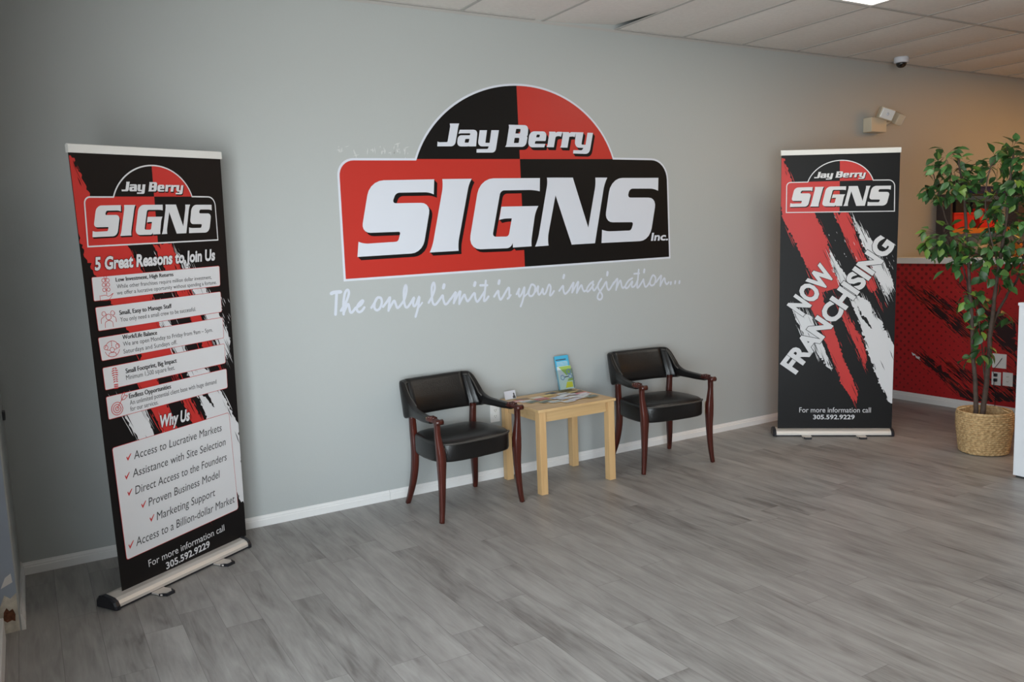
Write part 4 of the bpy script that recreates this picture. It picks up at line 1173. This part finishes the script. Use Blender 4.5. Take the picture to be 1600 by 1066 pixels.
def make_armchair(label):
    t = thing('leather_armchair', label, 'chair', group='leather armchairs')
    # ---- seat: boxed leather cushion with a bowed front
    def outline(k, z, n=44):
        """k shrinks the outline; front is -y"""
        pts = []
        for i in range(n):
            a = 2 * math.pi * i / n
            c, s = math.cos(a), math.sin(a)
            e = 0.42
            x = math.copysign(abs(c) ** e, c)
            y = math.copysign(abs(s) ** e, s)
            hw = 0.264 if y < 0 else 0.264 - 0.030 * y
            bow = -0.018 * (1 - x * x) if y < -0.5 else 0.0
            pts.append(Vector((x * hw * k, -0.012 + y * 0.205 * k + bow, z)))
        return pts
    s = MB()
    s.loft([outline(0.94, 0.335), outline(0.985, 0.338), outline(1.0, 0.350), outline(1.0, 0.40), outline(1.0, 0.432), outline(0.985, 0.445), outline(0.93, 0.456), outline(0.80, 0.464), outline(0.55, 0.470), outline(0.25, 0.473), outline(0.05, 0.474)], 'leather')
    seat = s.build('seat', t)
    w = MB()
    front = [p for p in outline(1.004, 0.441, 88) if p.y < -0.12 and abs(p.x) < 0.25]
    front.sort(key=lambda p: p.x)
    w.tube(front, 0.0065, 'welt', 6)
    w.build('welt', seat)
    # ---- back and arms: one padded band sweeping round, tall at the back
    half = [((0.000, 0.205), 0.550, 0.766, 0.040), ((0.115, 0.202), 0.550, 0.767, 0.040), ((0.215, 0.188), 0.549, 0.767, 0.040), ((0.262, 0.166), 0.549, 0.764, 0.038),
            ((0.272, 0.146), 0.551, 0.752, 0.036), ((0.269, 0.122), 0.558, 0.703, 0.036), ((0.262, 0.092), 0.566, 0.653, 0.038), ((0.264, 0.046), 0.568, 0.624, 0.040), ((0.271, -0.01), 0.568, 0.614, 0.042),
            ((0.278, -0.08), 0.566, 0.609, 0.042), ((0.281, -0.135), 0.568, 0.606, 0.040), ((0.281, -0.165), 0.569, 0.603, 0.036)]
    full = [((-p[0], p[1]), a, b, c) for p, a, b, c in reversed(half)] + half[1:]
    pc = catmull([(p[0][0], p[0][1], 0) for p in full], 4)
    zc = catmull([(p[1], p[2], p[3]) for p in full], 4)
    rings, edge = [], []
    n = len(pc)
    for i in range(n):
        d = pc[min(i + 1, n - 1)] - pc[max(i - 1, 0)]
        d.normalize()
        out = Vector((d.y, -d.x, 0))      # away from the sitter
        if out.y < -0.2 and abs(pc[i].x) < 0.2:
            out = -out
        zb, zt, th = zc[i]
        ring = []
        for k in range(16):
            a = 2 * math.pi * k / 16
            c, s_ = math.cos(a), math.sin(a)
            e = 0.55
            u = math.copysign(abs(c) ** e, c) * th / 2
            v = math.copysign(abs(s_) ** 0.35, s_)
            z = (zb + zt) / 2 + v * (zt - zb) / 2
            lean = max(0.0, z - 0.585)
            ring.append(pc[i] + out * u + Vector((out.x * 0.16, 0.44, 0)) * lean + Vector((0, 0, z)))
        rings.append(ring)
    b = MB()
    b.loft(rings, 'leather')
    back = b.build('backrest', t)
    # piping up the two ends of the back
    for s_ in (-1, 1):
        w = MB()
        pts = []
        for i in range(n):
            x = pc[i].x * s_
            if 0.20 < x < 0.278 and pc[i].y > 0.06 and i % 2 == 0:
                inner = min(rings[i], key=lambda p: (p - Vector((0, 0.02, zc[i][1] + 0.2))).length)
                pts.append(inner + Vector((-s_ * 0.004, -0.004, -0.006)))
        w.tube(pts, 0.0045, 'welt', 6)
        w.build('welt', back)
    # ---- hand grips: carved wood scrolls
    for s_ in (-1, 1):
        g = MB()
        g.tube(catmull([(s_ * 0.281, -0.130, 0.590), (s_ * 0.281, -0.175, 0.594), (s_ * 0.281, -0.215, 0.590), (s_ * 0.281, -0.240, 0.586)], 4),
               [(0.021, 0.0185), (0.022, 0.019), (0.023, 0.019), (0.023, 0.018), (0.022, 0.016), (0.021, 0.015), (0.021, 0.015), (0.022, 0.015), (0.022, 0.015), (0.022, 0.014), (0.021, 0.013), (0.020, 0.012), (0.019, 0.011)], 'mahogany', 10)
        g.tube([(s_ * 0.281 - 0.024, -0.243, 0.588), (s_ * 0.281 + 0.024, -0.243, 0.588)], 0.0165, 'mahogany', 12)
        for k in range(3):
            g.tube([(s_ * 0.281 - 0.021 + 0.003 * k, -0.155 - 0.022 * k, 0.607), (s_ * 0.281 + 0.021 - 0.003 * k, -0.155 - 0.022 * k, 0.607)], 0.006, 'mahogany', 6)
        g.build('hand_grip', t)
    # ---- legs: the front pair run on up to the grips
    for s_ in (-1, 1):
        g = MB()
        pts = [(s_ * 0.287, -0.232, 0.0), (s_ * 0.280, -0.228, 0.05), (s_ * 0.272, -0.224, 0.14), (s_ * 0.267, -0.222, 0.25), (s_ * 0.266, -0.224, 0.34), (s_ * 0.268, -0.224, 0.40), (s_ * 0.275, -0.222, 0.46), (s_ * 0.281, -0.221, 0.52), (s_ * 0.281, -0.221, 0.588)]
        rr = [0.0120, 0.0130, 0.0155, 0.0185, 0.0225, 0.0225, 0.0180, 0.0145, 0.0150]
        P = catmull(pts, 4)
        R = [lerp_list([(i, (r,)) for i, r in enumerate(rr)], k / 4)[0] for k in range(len(P))]
        g.tube(P, R, 'mahogany', square=True)
        g.build('leg', t)
        g = MB()
        pts = [(s_ * 0.250, 0.232, 0.0), (s_ * 0.240, 0.212, 0.06), (s_ * 0.226, 0.190, 0.15), (s_ * 0.217, 0.176, 0.25), (s_ * 0.214, 0.172, 0.36), (s_ * 0.216, 0.176, 0.45), (s_ * 0.222, 0.172, 0.57)]
        rr = [0.0125, 0.0145, 0.0175, 0.0195, 0.0195, 0.0185, 0.0165]
        P = catmull(pts, 4)
        R = [lerp_list([(i, (r,)) for i, r in enumerate(rr)], k / 4)[0] for k in range(len(P))]
        g.tube(P, R, 'mahogany', square=True)
        g.build('leg', t)
    # ---- brass nails beside the posts
    for s_ in (-1, 1):
        rows = [[(s_ * 0.236, -0.2155, 0.346 + k * 0.011) for k in range(8)], [(s_ * 0.2635, -0.186, 0.346 + k * 0.011) for k in range(8)], [(s_ * (0.281 - 0.017 + 0.011 * k), -0.132, 0.607 - abs(k - 1.5) * 0.004) for k in range(4)]]
        for row in rows:
            nl = MB()
            for q in row:
                nl.sphere(q, 0.0042, 'brass', 6, (0.8, 0.8, 1))
            nl.build('nail_trim', t)
    return t

def copy_tree(o, parent=None):
    c = o.copy()
    COL.objects.link(c)
    if parent is not None:
        c.parent = parent
        c.matrix_parent_inverse = o.matrix_parent_inverse
    for ch in list(o.children):
        copy_tree(ch, c)
    return c

ch = make_armchair('black leather and mahogany armchair beside the wall outlet, left of the wooden table')
ch.location = (2.192, -0.343, 0)
ch.rotation_euler = (0, 0, 0.094)
c2 = copy_tree(ch)
c2['label'] = 'black leather and mahogany armchair between the wooden table and the right banner'
c2.location = (3.757, -0.352, 0)
c2.rotation_euler = (0, 0, -0.105)

# ================================================================== side table
TT = 0.543
tb = thing('side_table', 'small square pale wooden table covered with cards between the two chairs', 'table', (2.95, -0.285, 0), 0)
MB().box((-0.300, -0.242, TT - 0.018), (0.300, 0.242, TT), 'oaktop', 0.003).build('tabletop', tb)
ap = MB()
for y in (-0.208, 0.208):
    ap.box((-0.235, y - 0.009, TT - 0.085), (0.235, y + 0.009, TT - 0.018), 'oaktop')
for x in (-0.258, 0.258):
    ap.box((x - 0.009, -0.195, TT - 0.085), (x + 0.009, 0.195, TT - 0.018), 'oaktop')
ap.build('apron', tb)
for x in (-1, 1):
    for y in (-1, 1):
        MB().box((x * 0.266 - 0.0245, y * 0.210 - 0.0245, 0), (x * 0.266 + 0.0245, y * 0.210 + 0.0245, TT - 0.018), 'oak', 0.002).build('leg', tb)

# ---- cards lying about the table top
CARDC = {'white': (0.74, 0.75, 0.77), 'grey': (0.40, 0.42, 0.46), 'dark': (0.06, 0.065, 0.075), 'brown': (0.26, 0.17, 0.10), 'yellow': (0.70, 0.55, 0.20), 'pink': (0.66, 0.17, 0.22), 'blue': (0.36, 0.42, 0.58), 'green': (0.22, 0.28, 0.22), 'cream': (0.74, 0.69, 0.58), 'lavender': (0.58, 0.55, 0.66)}
for k_, v_ in CARDC.items():
    M['card_' + k_] = mat('card_' + k_, v_, 0.4)
CG = 'cards spread on the wooden table'
_pile = [0]
def card(cx, cy, rot, m, label, stripe=None, w=0.089, d=0.051):
    _pile[0] += 1
    z = TT + 0.0003 + 0.00034 * _pile[0]
    mb = MB()
    mb.box((-w / 2, -d / 2, 0), (w / 2, d / 2, 0.0006), 'card_' + m)
    if stripe:
        mb.face([(-w / 2 + 0.006, -d * 0.30, 0.0007), (w / 2 - 0.006, -d * 0.30, 0.0007), (w / 2 - 0.006, d * 0.05, 0.0007), (-w / 2 + 0.006, d * 0.05, 0.0007)], 'card_' + stripe)
    o = mb.build('business_card', None, (cx, cy, z), rot)
    tag(o, label, 'card', CG)
card(3.02, -0.110, 0.25, 'dark', 'dark business card lying at the back of the table left of the brochure holder')
card(3.190, -0.165, -0.15, 'dark', 'dark brown business card lying just in front of the brochure holder', 'brown')
card(2.765, -0.150, -0.25, 'brown', 'brown business card lying beside the standing white card')
card(2.70, -0.195, 0.1, 'pink', 'pinkish card lying nearest the standing white card', 'cream')
card(2.745, -0.235, 0.05, 'white', 'white card with a grey band at the left edge of the spread', 'grey')
card(2.77, -0.275, 0.3, 'green', 'grey green card at the left front of the spread', 'dark')
card(2.86, -0.180, 0.1, 'cream', 'cream card lying at the back left of the spread')
card(2.955, -0.165, 0.2, 'yellow', 'mustard yellow card lying at the back of the spread')
card(2.86, -0.240, -0.1, 'pink', 'bright pink card in the middle left of the spread', 'brown')
card(2.83, -0.330, 0.35, 'green', 'dark green card near the front left table corner', 'dark')
card(2.88, -0.375, 0.1, 'white', 'white card overlapping the dark green card at the front', 'green')
card(2.95, -0.425, 0.15, 'white', 'white card lying nearest the front table edge', 'grey')
card(3.02, -0.390, 0.3, 'lavender', 'lavender card near the front middle of the table', 'white')
card(2.98, -0.330, 0.12, 'white', 'white card with a blue stripe at the centre of the spread', 'blue')
card(2.95, -0.285, 0.2, 'blue', 'blue striped card just behind the centre of the spread', 'white')
card(3.07, -0.325, -0.2, 'white', 'plain white card lying in the middle of the spread')
card(3.02, -0.255, 0.4, 'white', 'plain white card lying in the middle of the spread')
card(3.06, -0.200, 0.1, 'white', 'white card with a dark band behind the middle of the spread', 'dark')
card(3.10, -0.255, -0.3, 'lavender', 'lavender card in the middle right of the spread')
card(3.145, -0.185, 0.2, 'brown', 'tan brown card at the back right of the spread', 'yellow')
card(3.11, -0.375, 0.2, 'white', 'plain white card at the front right of the spread', 'cream')
card(3.165, -0.270, 0.1, 'pink', 'white and pink card at the right edge of the spread', 'white')
card(3.15, -0.320, 0.25, 'white', 'white card beside the grey green card at the right', 'lavender')
card(3.15, -0.400, 0.15, 'green', 'grey green card at the front right of the spread', 'dark')

# ---- standing card
sc_ = thing('standing_card', 'white card standing upright at the back left of the table', 'card', (2.705, -0.105, TT), 0.10)
mb = MB()
mb.face([(-0.045, 0.0, 0.002), (0.045, 0.0, 0.002), (0.045, 0.014, 0.056), (-0.045, 0.014, 0.056)], 'vwhite')
mb.face([(-0.045, 0.0008, 0.002), (-0.045, 0.0148, 0.056), (0.045, 0.0148, 0.056), (0.045, 0.0008, 0.002)], 'vwhite')
mb.build('card_face', sc_, normals=False)
fg = Print()
fg.poly([[(0.018, 0.006), (0.042, 0.006), (0.040, 0.022), (0.035, 0.026), (0.037, 0.034), (0.033, 0.042), (0.027, 0.042), (0.024, 0.034), (0.026, 0.026), (0.020, 0.021)]], 'card_dark', 0.0, True)
fo = fg.mb.build('printed_figure', sc_, loc=(0, -0.0006, 0.0), normals=False)
fo.rotation_euler = (-0.2537, 0, 0)
box('stand', (-0.03, -0.012, 0), (0.03, 0.018, 0.004), 'acrylic', sc_)

# ---- brochure holder and the brochures in it
bh = thing('brochure_holder', 'clear plastic brochure holder at the back right of the table', 'brochure holder', (3.150, -0.100, TT), 0.05)
bh.scale = (1.18, 1.18, 1.18)
LEAN = 0.22
hb = MB()
hb.box((-0.055, 0.0, 0.002), (0.055, 0.002, 0.200), 'acrylic')
hb.box((-0.055, -0.026, 0.002), (0.055, -0.024, 0.120), 'acrylic')
hb.box((-0.055, -0.024, 0.002), (-0.053, 0.0, 0.120), 'acrylic')
hb.box((0.053, -0.024, 0.002), (0.055, 0.0, 0.120), 'acrylic')
hb.box((-0.055, -0.026, 0.000), (0.055, 0.002, 0.002), 'acrylic')
h_ = hb.build('pocket', bh)
h_.rotation_euler = (-LEAN, 0, 0)
h_.location = (0, 0.0, 0.006)
box('foot', (-0.055, -0.028, 0.0), (0.055, 0.055, 0.002), 'acrylic', bh)
M['bro_cyan'] = mat('brochure_cyan', (0.06, 0.42, 0.66), 0.35)
M['bro_light'] = mat('brochure_pale', (0.66, 0.78, 0.76), 0.35)
M['bro_green'] = mat('brochure_green', (0.36, 0.52, 0.12), 0.35)
M['bro_yellow'] = mat('brochure_yellow', (0.78, 0.72, 0.06), 0.35)
M['bro_ring'] = mat('brochure_blue_ring', (0.22, 0.32, 0.58), 0.35)
def brochure(label, yb, prints):
    t = thing('brochure', label, 'brochure', (3.150, -0.100, TT), 0.05, 'brochures in the holder')
    t.scale = (1.18, 1.18, 1.18)
    pr = Print()
    prints(pr)
    pr.mb.box((-0.050, -yb, 0.0), (0.050, -yb + 0.0015, 0.198), 'bro_cyan')
    o = pr.mb.build('cover', t, normals=False)
    o.rotation_euler = (-LEAN, 0, 0)
    o.location = (0, 0, 0.010)
def back_print(pr):
    y = 0.0050
    pr.poly([[(-0.044, 0.172), (0.030, 0.172), (0.030, 0.178), (-0.044, 0.178)]], 'card_dark', y, True)
    for k in range(5):
        pr.poly([[(-0.040, 0.160 - 0.008 * k), (0.040, 0.160 - 0.008 * k), (0.040, 0.163 - 0.008 * k), (-0.040, 0.163 - 0.008 * k)]], 'bro_light', y, True)
def front_print(pr):
    y = 0.0150
    pr.poly([[(-0.049, 0.001), (0.049, 0.001), (0.049, 0.134), (-0.049, 0.134)]], 'bro_light', y, True)
    pr.poly([[(-0.040, 0.134), (0.049, 0.134), (0.049, 0.090), (0.010, 0.080)]], 'bro_green', y + 0.0003, True)
    pr.poly([[(-0.049, 0.132), (0.005, 0.085), (-0.020, 0.072), (-0.042, 0.085)]], 'vwhite', y + 0.0005, True)
    pr.poly([[(-0.010, 0.008), (0.045, 0.008), (0.044, 0.040), (0.005, 0.042)]], 'bro_yellow', y + 0.0005, True)
    pr.poly([[(0.010, 0.046), (0.049, 0.046), (0.049, 0.064), (0.020, 0.060)]], 'bro_green', y + 0.0004, True)
    pr.ribbon(circ((0.028, 0.100), 0.014, 14), 0.006, 'bro_ring', y + 0.0007)
    pr.ribbon(circ((-0.022, 0.070), 0.013, 14), 0.005, 'bro_ring', y + 0.0007)
    pr.ribbon(circ((0.034, 0.072), 0.011, 14), 0.005, 'bro_ring', y + 0.0007)
    pr.poly([[(-0.008, 0.068), (0.022, 0.070), (0.022, 0.075), (-0.008, 0.074)]], 'card_dark', y + 0.0007, True)
brochure('cyan brochure standing behind in the clear holder', 0.0046, back_print)
def short(label):
    t = thing('brochure', label, 'brochure', (3.150, -0.100, TT), 0.05, 'brochures in the holder')
    t.scale = (1.18, 1.18, 1.18)
    pr = Print()
    front_print(pr)
    pr.mb.box((-0.050, -0.0145, 0.0), (0.050, -0.0125, 0.135), 'bro_light')
    o = pr.mb.build('cover', t, normals=False)
    o.rotation_euler = (-LEAN, 0, 0)
    o.location = (0, 0, 0.010)
short('green white and yellow brochure in front in the clear holder')

# ---- outlet on the back wall
ot = thing('wall_outlet', 'white outlet on the grey wall between left chair and table', 'outlet', (2.6365, 0, 0.444))
box('cover_plate', (-0.036, -0.006, -0.060), (0.036, 0.0, 0.060), 'white', ot, 0.002)
for dz in (-0.020, 0.020):
    so = MB()
    so.lathe([(0.0165, 0.0), (0.0165, 0.0012), (0.0150, 0.0016)], 'paleplastic', 16)
    so = so.build('socket', ot, loc=(0, -0.0062, dz))
    so.rotation_euler = (math.pi / 2, 0, 0)
    sl = MB()
    sl.box((-0.0075, -0.0084, dz - 0.003), (-0.0055, -0.0076, dz + 0.007), 'blackplastic')
    sl.box((0.0055, -0.0084, dz - 0.003), (0.0075, -0.0076, dz + 0.007), 'blackplastic')
    sl.box((-0.002, -0.0084, dz - 0.011), (0.002, -0.0076, dz - 0.007), 'blackplastic')
    sl.build('slot', ot)

# ================================================================== fittings high on the wall
em = thing('emergency_light', 'beige twin head emergency light high on the wall above the right banner', 'emergency light', (6.55, 0, 2.47))
mb = MB()
mb.box((-0.125, -0.085, -0.070), (0.085, 0.0, 0.055), 'beige', 0.008)
hs = mb.build('housing', em)
def lamp_head(x, y, z, rx, ry, rz):
    mb = MB()
    mb.box((-0.062, -0.02, -0.048), (0.062, 0.045, 0.048), 'beige', 0.008)
    o = mb.build('lamp_head', em, loc=(x, y, z))
    o.rotation_euler = (rx, ry, rz)
    MB().box((-0.055, -0.030, -0.042), (0.055, -0.018, 0.042), 'lens', 0.004).sphere((0, -0.030, 0), 0.013, 'vwhite', 10, (1, 0.5, 1)).build('lens', o)
    MB().tube([(0, 0.045, 0), (0, 0.075, -0.02)], 0.012, 'beige', 8).build('bracket', o)
lamp_head(0.020, -0.125, 0.080, 0.2, 0.32, -0.5)
lamp_head(0.245, -0.075, 0.060, 0.25, -0.45, 1.25)
MB().tube([(0.09, -0.045, 0.0), (0.19, -0.05, 0.03)], 0.012, 'beige', 8).build('arm', em)

cam = thing('dome_camera', 'small white security camera with black dome under the ceiling', 'camera', (6.655, -0.20, H - 0.006))
MB().lathe([(0.058, 0.0), (0.060, -0.008), (0.060, -0.040), (0.056, -0.046), (0.044, -0.048)], 'vwhite', 24).build('base', cam)
MB().lathe([(0.043, -0.046), (0.042, -0.058), (0.036, -0.072), (0.024, -0.083), (0.010, -0.088), (0.001, -0.089)], 'darkdome', 20).build('dome', cam)

# ================================================================== plant in its basket
BC = Vector((5.65, -1.567, 0))
AX = Vector((0.489, -0.872, 0)); VD = Vector((0.872, 0.489, 0))
pt = lambda a, z, d=0.0: AX * a + VD * d + Vector((0, 0, z))
bk = thing('woven_basket', 'round woven straw basket holding the artificial tree', 'basket', BC)
mb = MB()
seg = 56
rings = []
rows = 19
for i in range(rows + 1):
    q = i / rows
    z = 0.004 + 0.284 * q
    r = 0.150 + 0.022 * min(1, q * 1.6) - 0.003 * (q > 0.9)
    for h_ in (0, 1) if i < rows else (0,):
        ring = []
        for k in range(seg):
            a = 2 * math.pi * k / seg
            bump = (0.0062 if h_ == 1 else 0.0) + 0.0030 * math.cos(k * math.pi + (i % 2) * math.pi)
            lob = 0.003 * math.sin(4 * a + 1.0)
            ring.append(Vector(((r + bump + lob) * math.cos(a), (r + bump + lob) * math.sin(a), z + (0.0078 if h_ else 0))))
        rings.append(ring)
for i in range(0, 9):
    q = i / 8
    rings.append([Vector(((0.158 - 0.014 * q) * math.cos(2 * math.pi * k / seg), (0.158 - 0.014 * q) * math.sin(2 * math.pi * k / seg), 0.288 - 0.07 * q)) for k in range(seg)])
mb.loft(rings, 'basket', True, True, False)
mb.build('body', bk)
mb = MB()
mb.tube([Vector((0.166 * math.cos(a), 0.166 * math.sin(a), 0.290)) for a in [2 * math.pi * k / 40 for k in range(41)]], 0.0075, 'basket', 6)
mb.build('rim', bk)
for s_ in (-1, 1):
    a0 = math.atan2(AX.y, AX.x) + (0.15 if s_ > 0 else math.pi - 0.4)
    c_ = Vector((0.150 * math.cos(a0), 0.150 * math.sin(a0), 0.288))
    tdir = Vector((-math.sin(a0), math.cos(a0), 0))
    ins_ = Vector((-math.cos(a0), -math.sin(a0), 0))
    MB().tube(catmull([c_ - tdir * 0.06, c_ - tdir * 0.045 + ins_ * 0.03 + Vector((0, 0, 0.012)), c_ + ins_ * 0.045 + Vector((0, 0, 0.016)), c_ + tdir * 0.045 + ins_ * 0.03 + Vector((0, 0, 0.012)), c_ + tdir * 0.06], 5), 0.006, 'basket', 6).build('handle', bk)

pl = thing('ficus_tree', 'green artificial ficus tree with brown stems in the straw basket', 'plant', BC)
MB().lathe([(0.138, 0.180), (0.139, 0.212), (0.10, 0.222), (0.05, 0.226), (0.002, 0.227)], 'moss', 24).build('moss', pl)
rnd = random.Random(21)
DEP = [0.0, -0.02, 0.02, 0.05, -0.06, 0.03]
radii = [(0.0175, 0.007), (0.0205, 0.006), (0.0105, 0.005), (0.006, 0.003), (0.006, 0.003), (0.005, 0.0025)]
STEM = []
for i, st in enumerate(STEMS):
    P = catmull([pt(a, z, DEP[i] * min(1, max(0, z - 0.3))) for a, z in st], 5)
    n = len(P)
    STEM.append(P)
    mb = MB()
    mb.tube([p + Vector((rnd.gauss(0, 0.0015), rnd.gauss(0, 0.0015), 0)) for p in P], [radii[i][0] + (radii[i][1] - radii[i][0]) * k / (n - 1) for k in range(n)], 'bark', 8)
    mb.build('stem', pl)
lf = MB()
tw = lf
allst = [p for P in STEM for p in P if p.z > 0.55]
def leaf(base, d, up, L, Wd):
    d = d.normalized()
    s_ = d.cross(up).normalized()
    nn = s_.cross(d).normalized()
    prof = [(0.0, 0.0), (0.18, 0.62), (0.40, 1.0), (0.62, 0.86), (0.82, 0.45), (1.0, 0.0)]
    k = lf.mi('leaf')
    mid, lft, rgt = [], [], []
    for q, w_ in prof:
        bend = -0.22 * L * q * q
        c = base + d * L * q + nn * bend
        mid.append(lf.bm.verts.new(c))
        if 0 < w_:
            lft.append(lf.bm.verts.new(c + s_ * Wd * w_ + nn * Wd * 0.28 * w_))
            rgt.append(lf.bm.verts.new(c - s_ * Wd * w_ + nn * Wd * 0.28 * w_))
    def strip(side, flip):
        fs = [(mid[0], side[0], mid[1])]
        for i in range(3):
            fs.append((mid[i + 1], side[i], side[i + 1], mid[i + 2]))
        fs.append((mid[4], side[3], mid[5]))
        for f in fs:
            f = lf.bm.faces.new(list(reversed(f)) if flip else f)
            f.material_index = k
            f.smooth = True
    strip(lft, False)
    strip(rgt, True)
for (a, z, r, n) in CLUMPS:
    C = pt(a, z, rnd.uniform(-0.06, 0.06))
    near = min(allst, key=lambda p: (p - C).length)
    hub = C + Vector((0, 0, r * 0.2))
    tw.tube(catmull([near, (near + hub) / 2 + Vector((0, 0, 0.03)), hub], 4), [0.0028 - 0.0002 * k for k in range(9)], 'bark', 5)
    for k in range(int(n * 1.75) + 1):
        e = Vector((rnd.gauss(0, 1), rnd.gauss(0, 1), rnd.gauss(0, 1)))
        e.normalize()
        p = C + e * r * (0.25 + 0.75 * rnd.random() ** 0.6) * 0.92
        d = (p - C) * 0.8 + Vector((rnd.gauss(0, 0.05), rnd.gauss(0, 0.05), -0.05 + rnd.gauss(0, 0.04)))
        if d.length < 0.01:
            d = Vector((0.1, 0, -0.1))
        base = p - d.normalized() * 0.02
        tw.tube([hub.lerp(base, 0.35), base], 0.0011, 'bark', 4)
        leaf(base, d, Vector((rnd.gauss(0, 0.5), rnd.gauss(0, 0.5) - 0.4, 1)), rnd.uniform(0.060, 0.092), rnd.uniform(0.019, 0.029))
lf.build('foliage', pl, normals=False)

# ================================================================== white cabinet at the right edge
cb = thing('white_cabinet', 'tall plain white cabinet cut off by the right edge of the photo', 'cabinet', (5.205, -2.005, 0))
MB().box((0.0, -0.62, 0.014), (0.45, 0.0, 1.075), 'cabinet', 0.002).build('body', cb)
MB().box((0.015, -0.61, 0.0), (0.44, -0.010, 0.014), 'shadowgap').build('plinth', cb)  # cabinet base, its shadow put into the dark colour
MB().box((-0.004, -0.625, 1.075), (0.455, 0.004, 1.093), 'cabinet', 0.002).build('top', cb)
bx = thing('white_box', 'upright white box with a red mark standing on the white cabinet', 'box', (5.215, -2.035, 1.093))
MB().box((0, -0.40, 0), (0.30, 0.0, 0.226), 'cabinet', 0.004).build('carton', bx)
box('red_mark', (-0.0008, -0.10, 0.045), (0.001, -0.028, 0.085), 'vred', bx)

# ================================================================== shelving seen over the half wall
rk = thing('shelving_rack', 'dark metal rack with orange shelf edge against the wall behind the red half wall', 'rack', (7.52, -0.155, 0))
RW, RD = 2.0, 0.14
for x in (0.0, RW):
    MB().box((x - 0.015, 0.0, 0), (x + 0.015, RD, 1.86), 'darkmetal', 0.002).build('side_panel', rk)
for z in (0.62, 1.12, 1.535):
    MB().box((0.015, -0.012, z - 0.05), (RW - 0.015, 0.0, z), 'orange').build('shelf_edge', rk)
    MB().box((0.015, 0.0, z - 0.014), (RW - 0.015, RD, z), 'darkmetal').build('shelf', rk)
MB().box((0.015, 0.0, 1.846), (RW - 0.015, RD, 1.86), 'darkmetal').build('shelf', rk)
def storage_bin(x0, x1, h, label):
    t = thing('storage_bin', label, 'bin', ((x0 + x1) / 2, -0.118, 1.5355), 0, 'bins on the rack')
    w, d = (x1 - x0) / 2, 0.035
    mb = MB()
    ring = lambda k, z, q=0.0: [Vector((-w * k + q, -d * k + q, z)), Vector((w * k - q, -d * k + q, z)), Vector((w * k - q, d * k - q, z)), Vector((-w * k + q, d * k - q, z))]
    mb.loft([ring(0.90, 0.0), ring(1.0, h), ring(1.0, h, 0.006), ring(0.90, 0.006, 0.006)], 'redplastic', True, True, False)
    mb.build('body', t)
    MB().box((-w - 0.004, -d - 0.006, h - 0.020), (w + 0.004, -d - 0.0005, h), 'redplastic', 0.002).build('lip', t)
storage_bin(7.56, 7.90, 0.150, 'red plastic bin at the left end of the rack shelf')
storage_bin(7.98, 8.32, 0.185, 'taller red plastic bin in the middle of the rack shelf')
bt = thing('spray_bottle', 'tan bottle standing behind the left red bin on the rack', 'bottle', (7.66, -0.048, 1.5355))
MB().lathe([(0.026, 0), (0.028, 0.01), (0.028, 0.15), (0.024, 0.18), (0.020, 0.20), (0.020, 0.225)], 'tan', 14).build('body', bt)
MB().lathe([(0.021, 0.225), (0.021, 0.242), (0.003, 0.244)], 'blackplastic', 12).build('cap', bt)
tag(box('black_case', (7.72, -0.075, 1.5355), (7.96, -0.022, 1.81), 'blackplastic', None, 0.008), 'black case standing behind the red bins on the rack', 'case')
tag(box('black_case', (8.00, -0.075, 1.5355), (8.34, -0.022, 1.79), 'blackplastic', None, 0.008), 'second black case, behind the taller red bin on the rack', 'case')
bb = thing('blue_crate', 'navy blue crate lying on top of the rack', 'crate', (8.22, -0.085, 1.8605))
MB().box((-0.29, -0.06, 0), (0.29, 0.06, 0.07), 'blueplastic', 0.006).build('body', bb)
MB().box((-0.295, -0.065, 0.055), (0.295, 0.065, 0.072), 'blueplastic', 0.004).build('rim', bb)
ob_ = thing('toolbox', 'dark box with a round orange knob at the right end of the rack', 'box', (8.88, -0.085, 1.5355))
MB().box((-0.18, -0.05, 0), (0.18, 0.055, 0.24), 'darkmetal', 0.008).build('body', ob_)
MB().tube([(0.0, -0.072, 0.12), (0.0, -0.049, 0.12)], 0.030, 'orange', 14).build('knob', ob_)
rl = thing('film_roll', 'dusty dark roll on the rack shelf below the red bins', 'roll', (8.20, -0.085, 1.2795))
MB().tube([(-0.25, 0, 0.05), (0.16, 0, 0.05)], 0.05, 'counter', 16).build('film', rl)
for xa in (-0.27, 0.16):
    MB().tube([(xa, 0, 0.05), (xa + 0.02, 0, 0.05)], 0.028, 'blackplastic', 12).build('core', rl)
tag(box('carton', (7.80, -0.145, 1.1205), (8.60, -0.025, 1.279), 'darkmetal', None, 0.004), 'low dark carton under the roll on the rack', 'box')
tag(box('orange_case', (8.75, -0.14, 1.1205), (9.10, -0.03, 1.36), 'orange', None, 0.01), 'orange case on the lower rack shelf at the right', 'case')
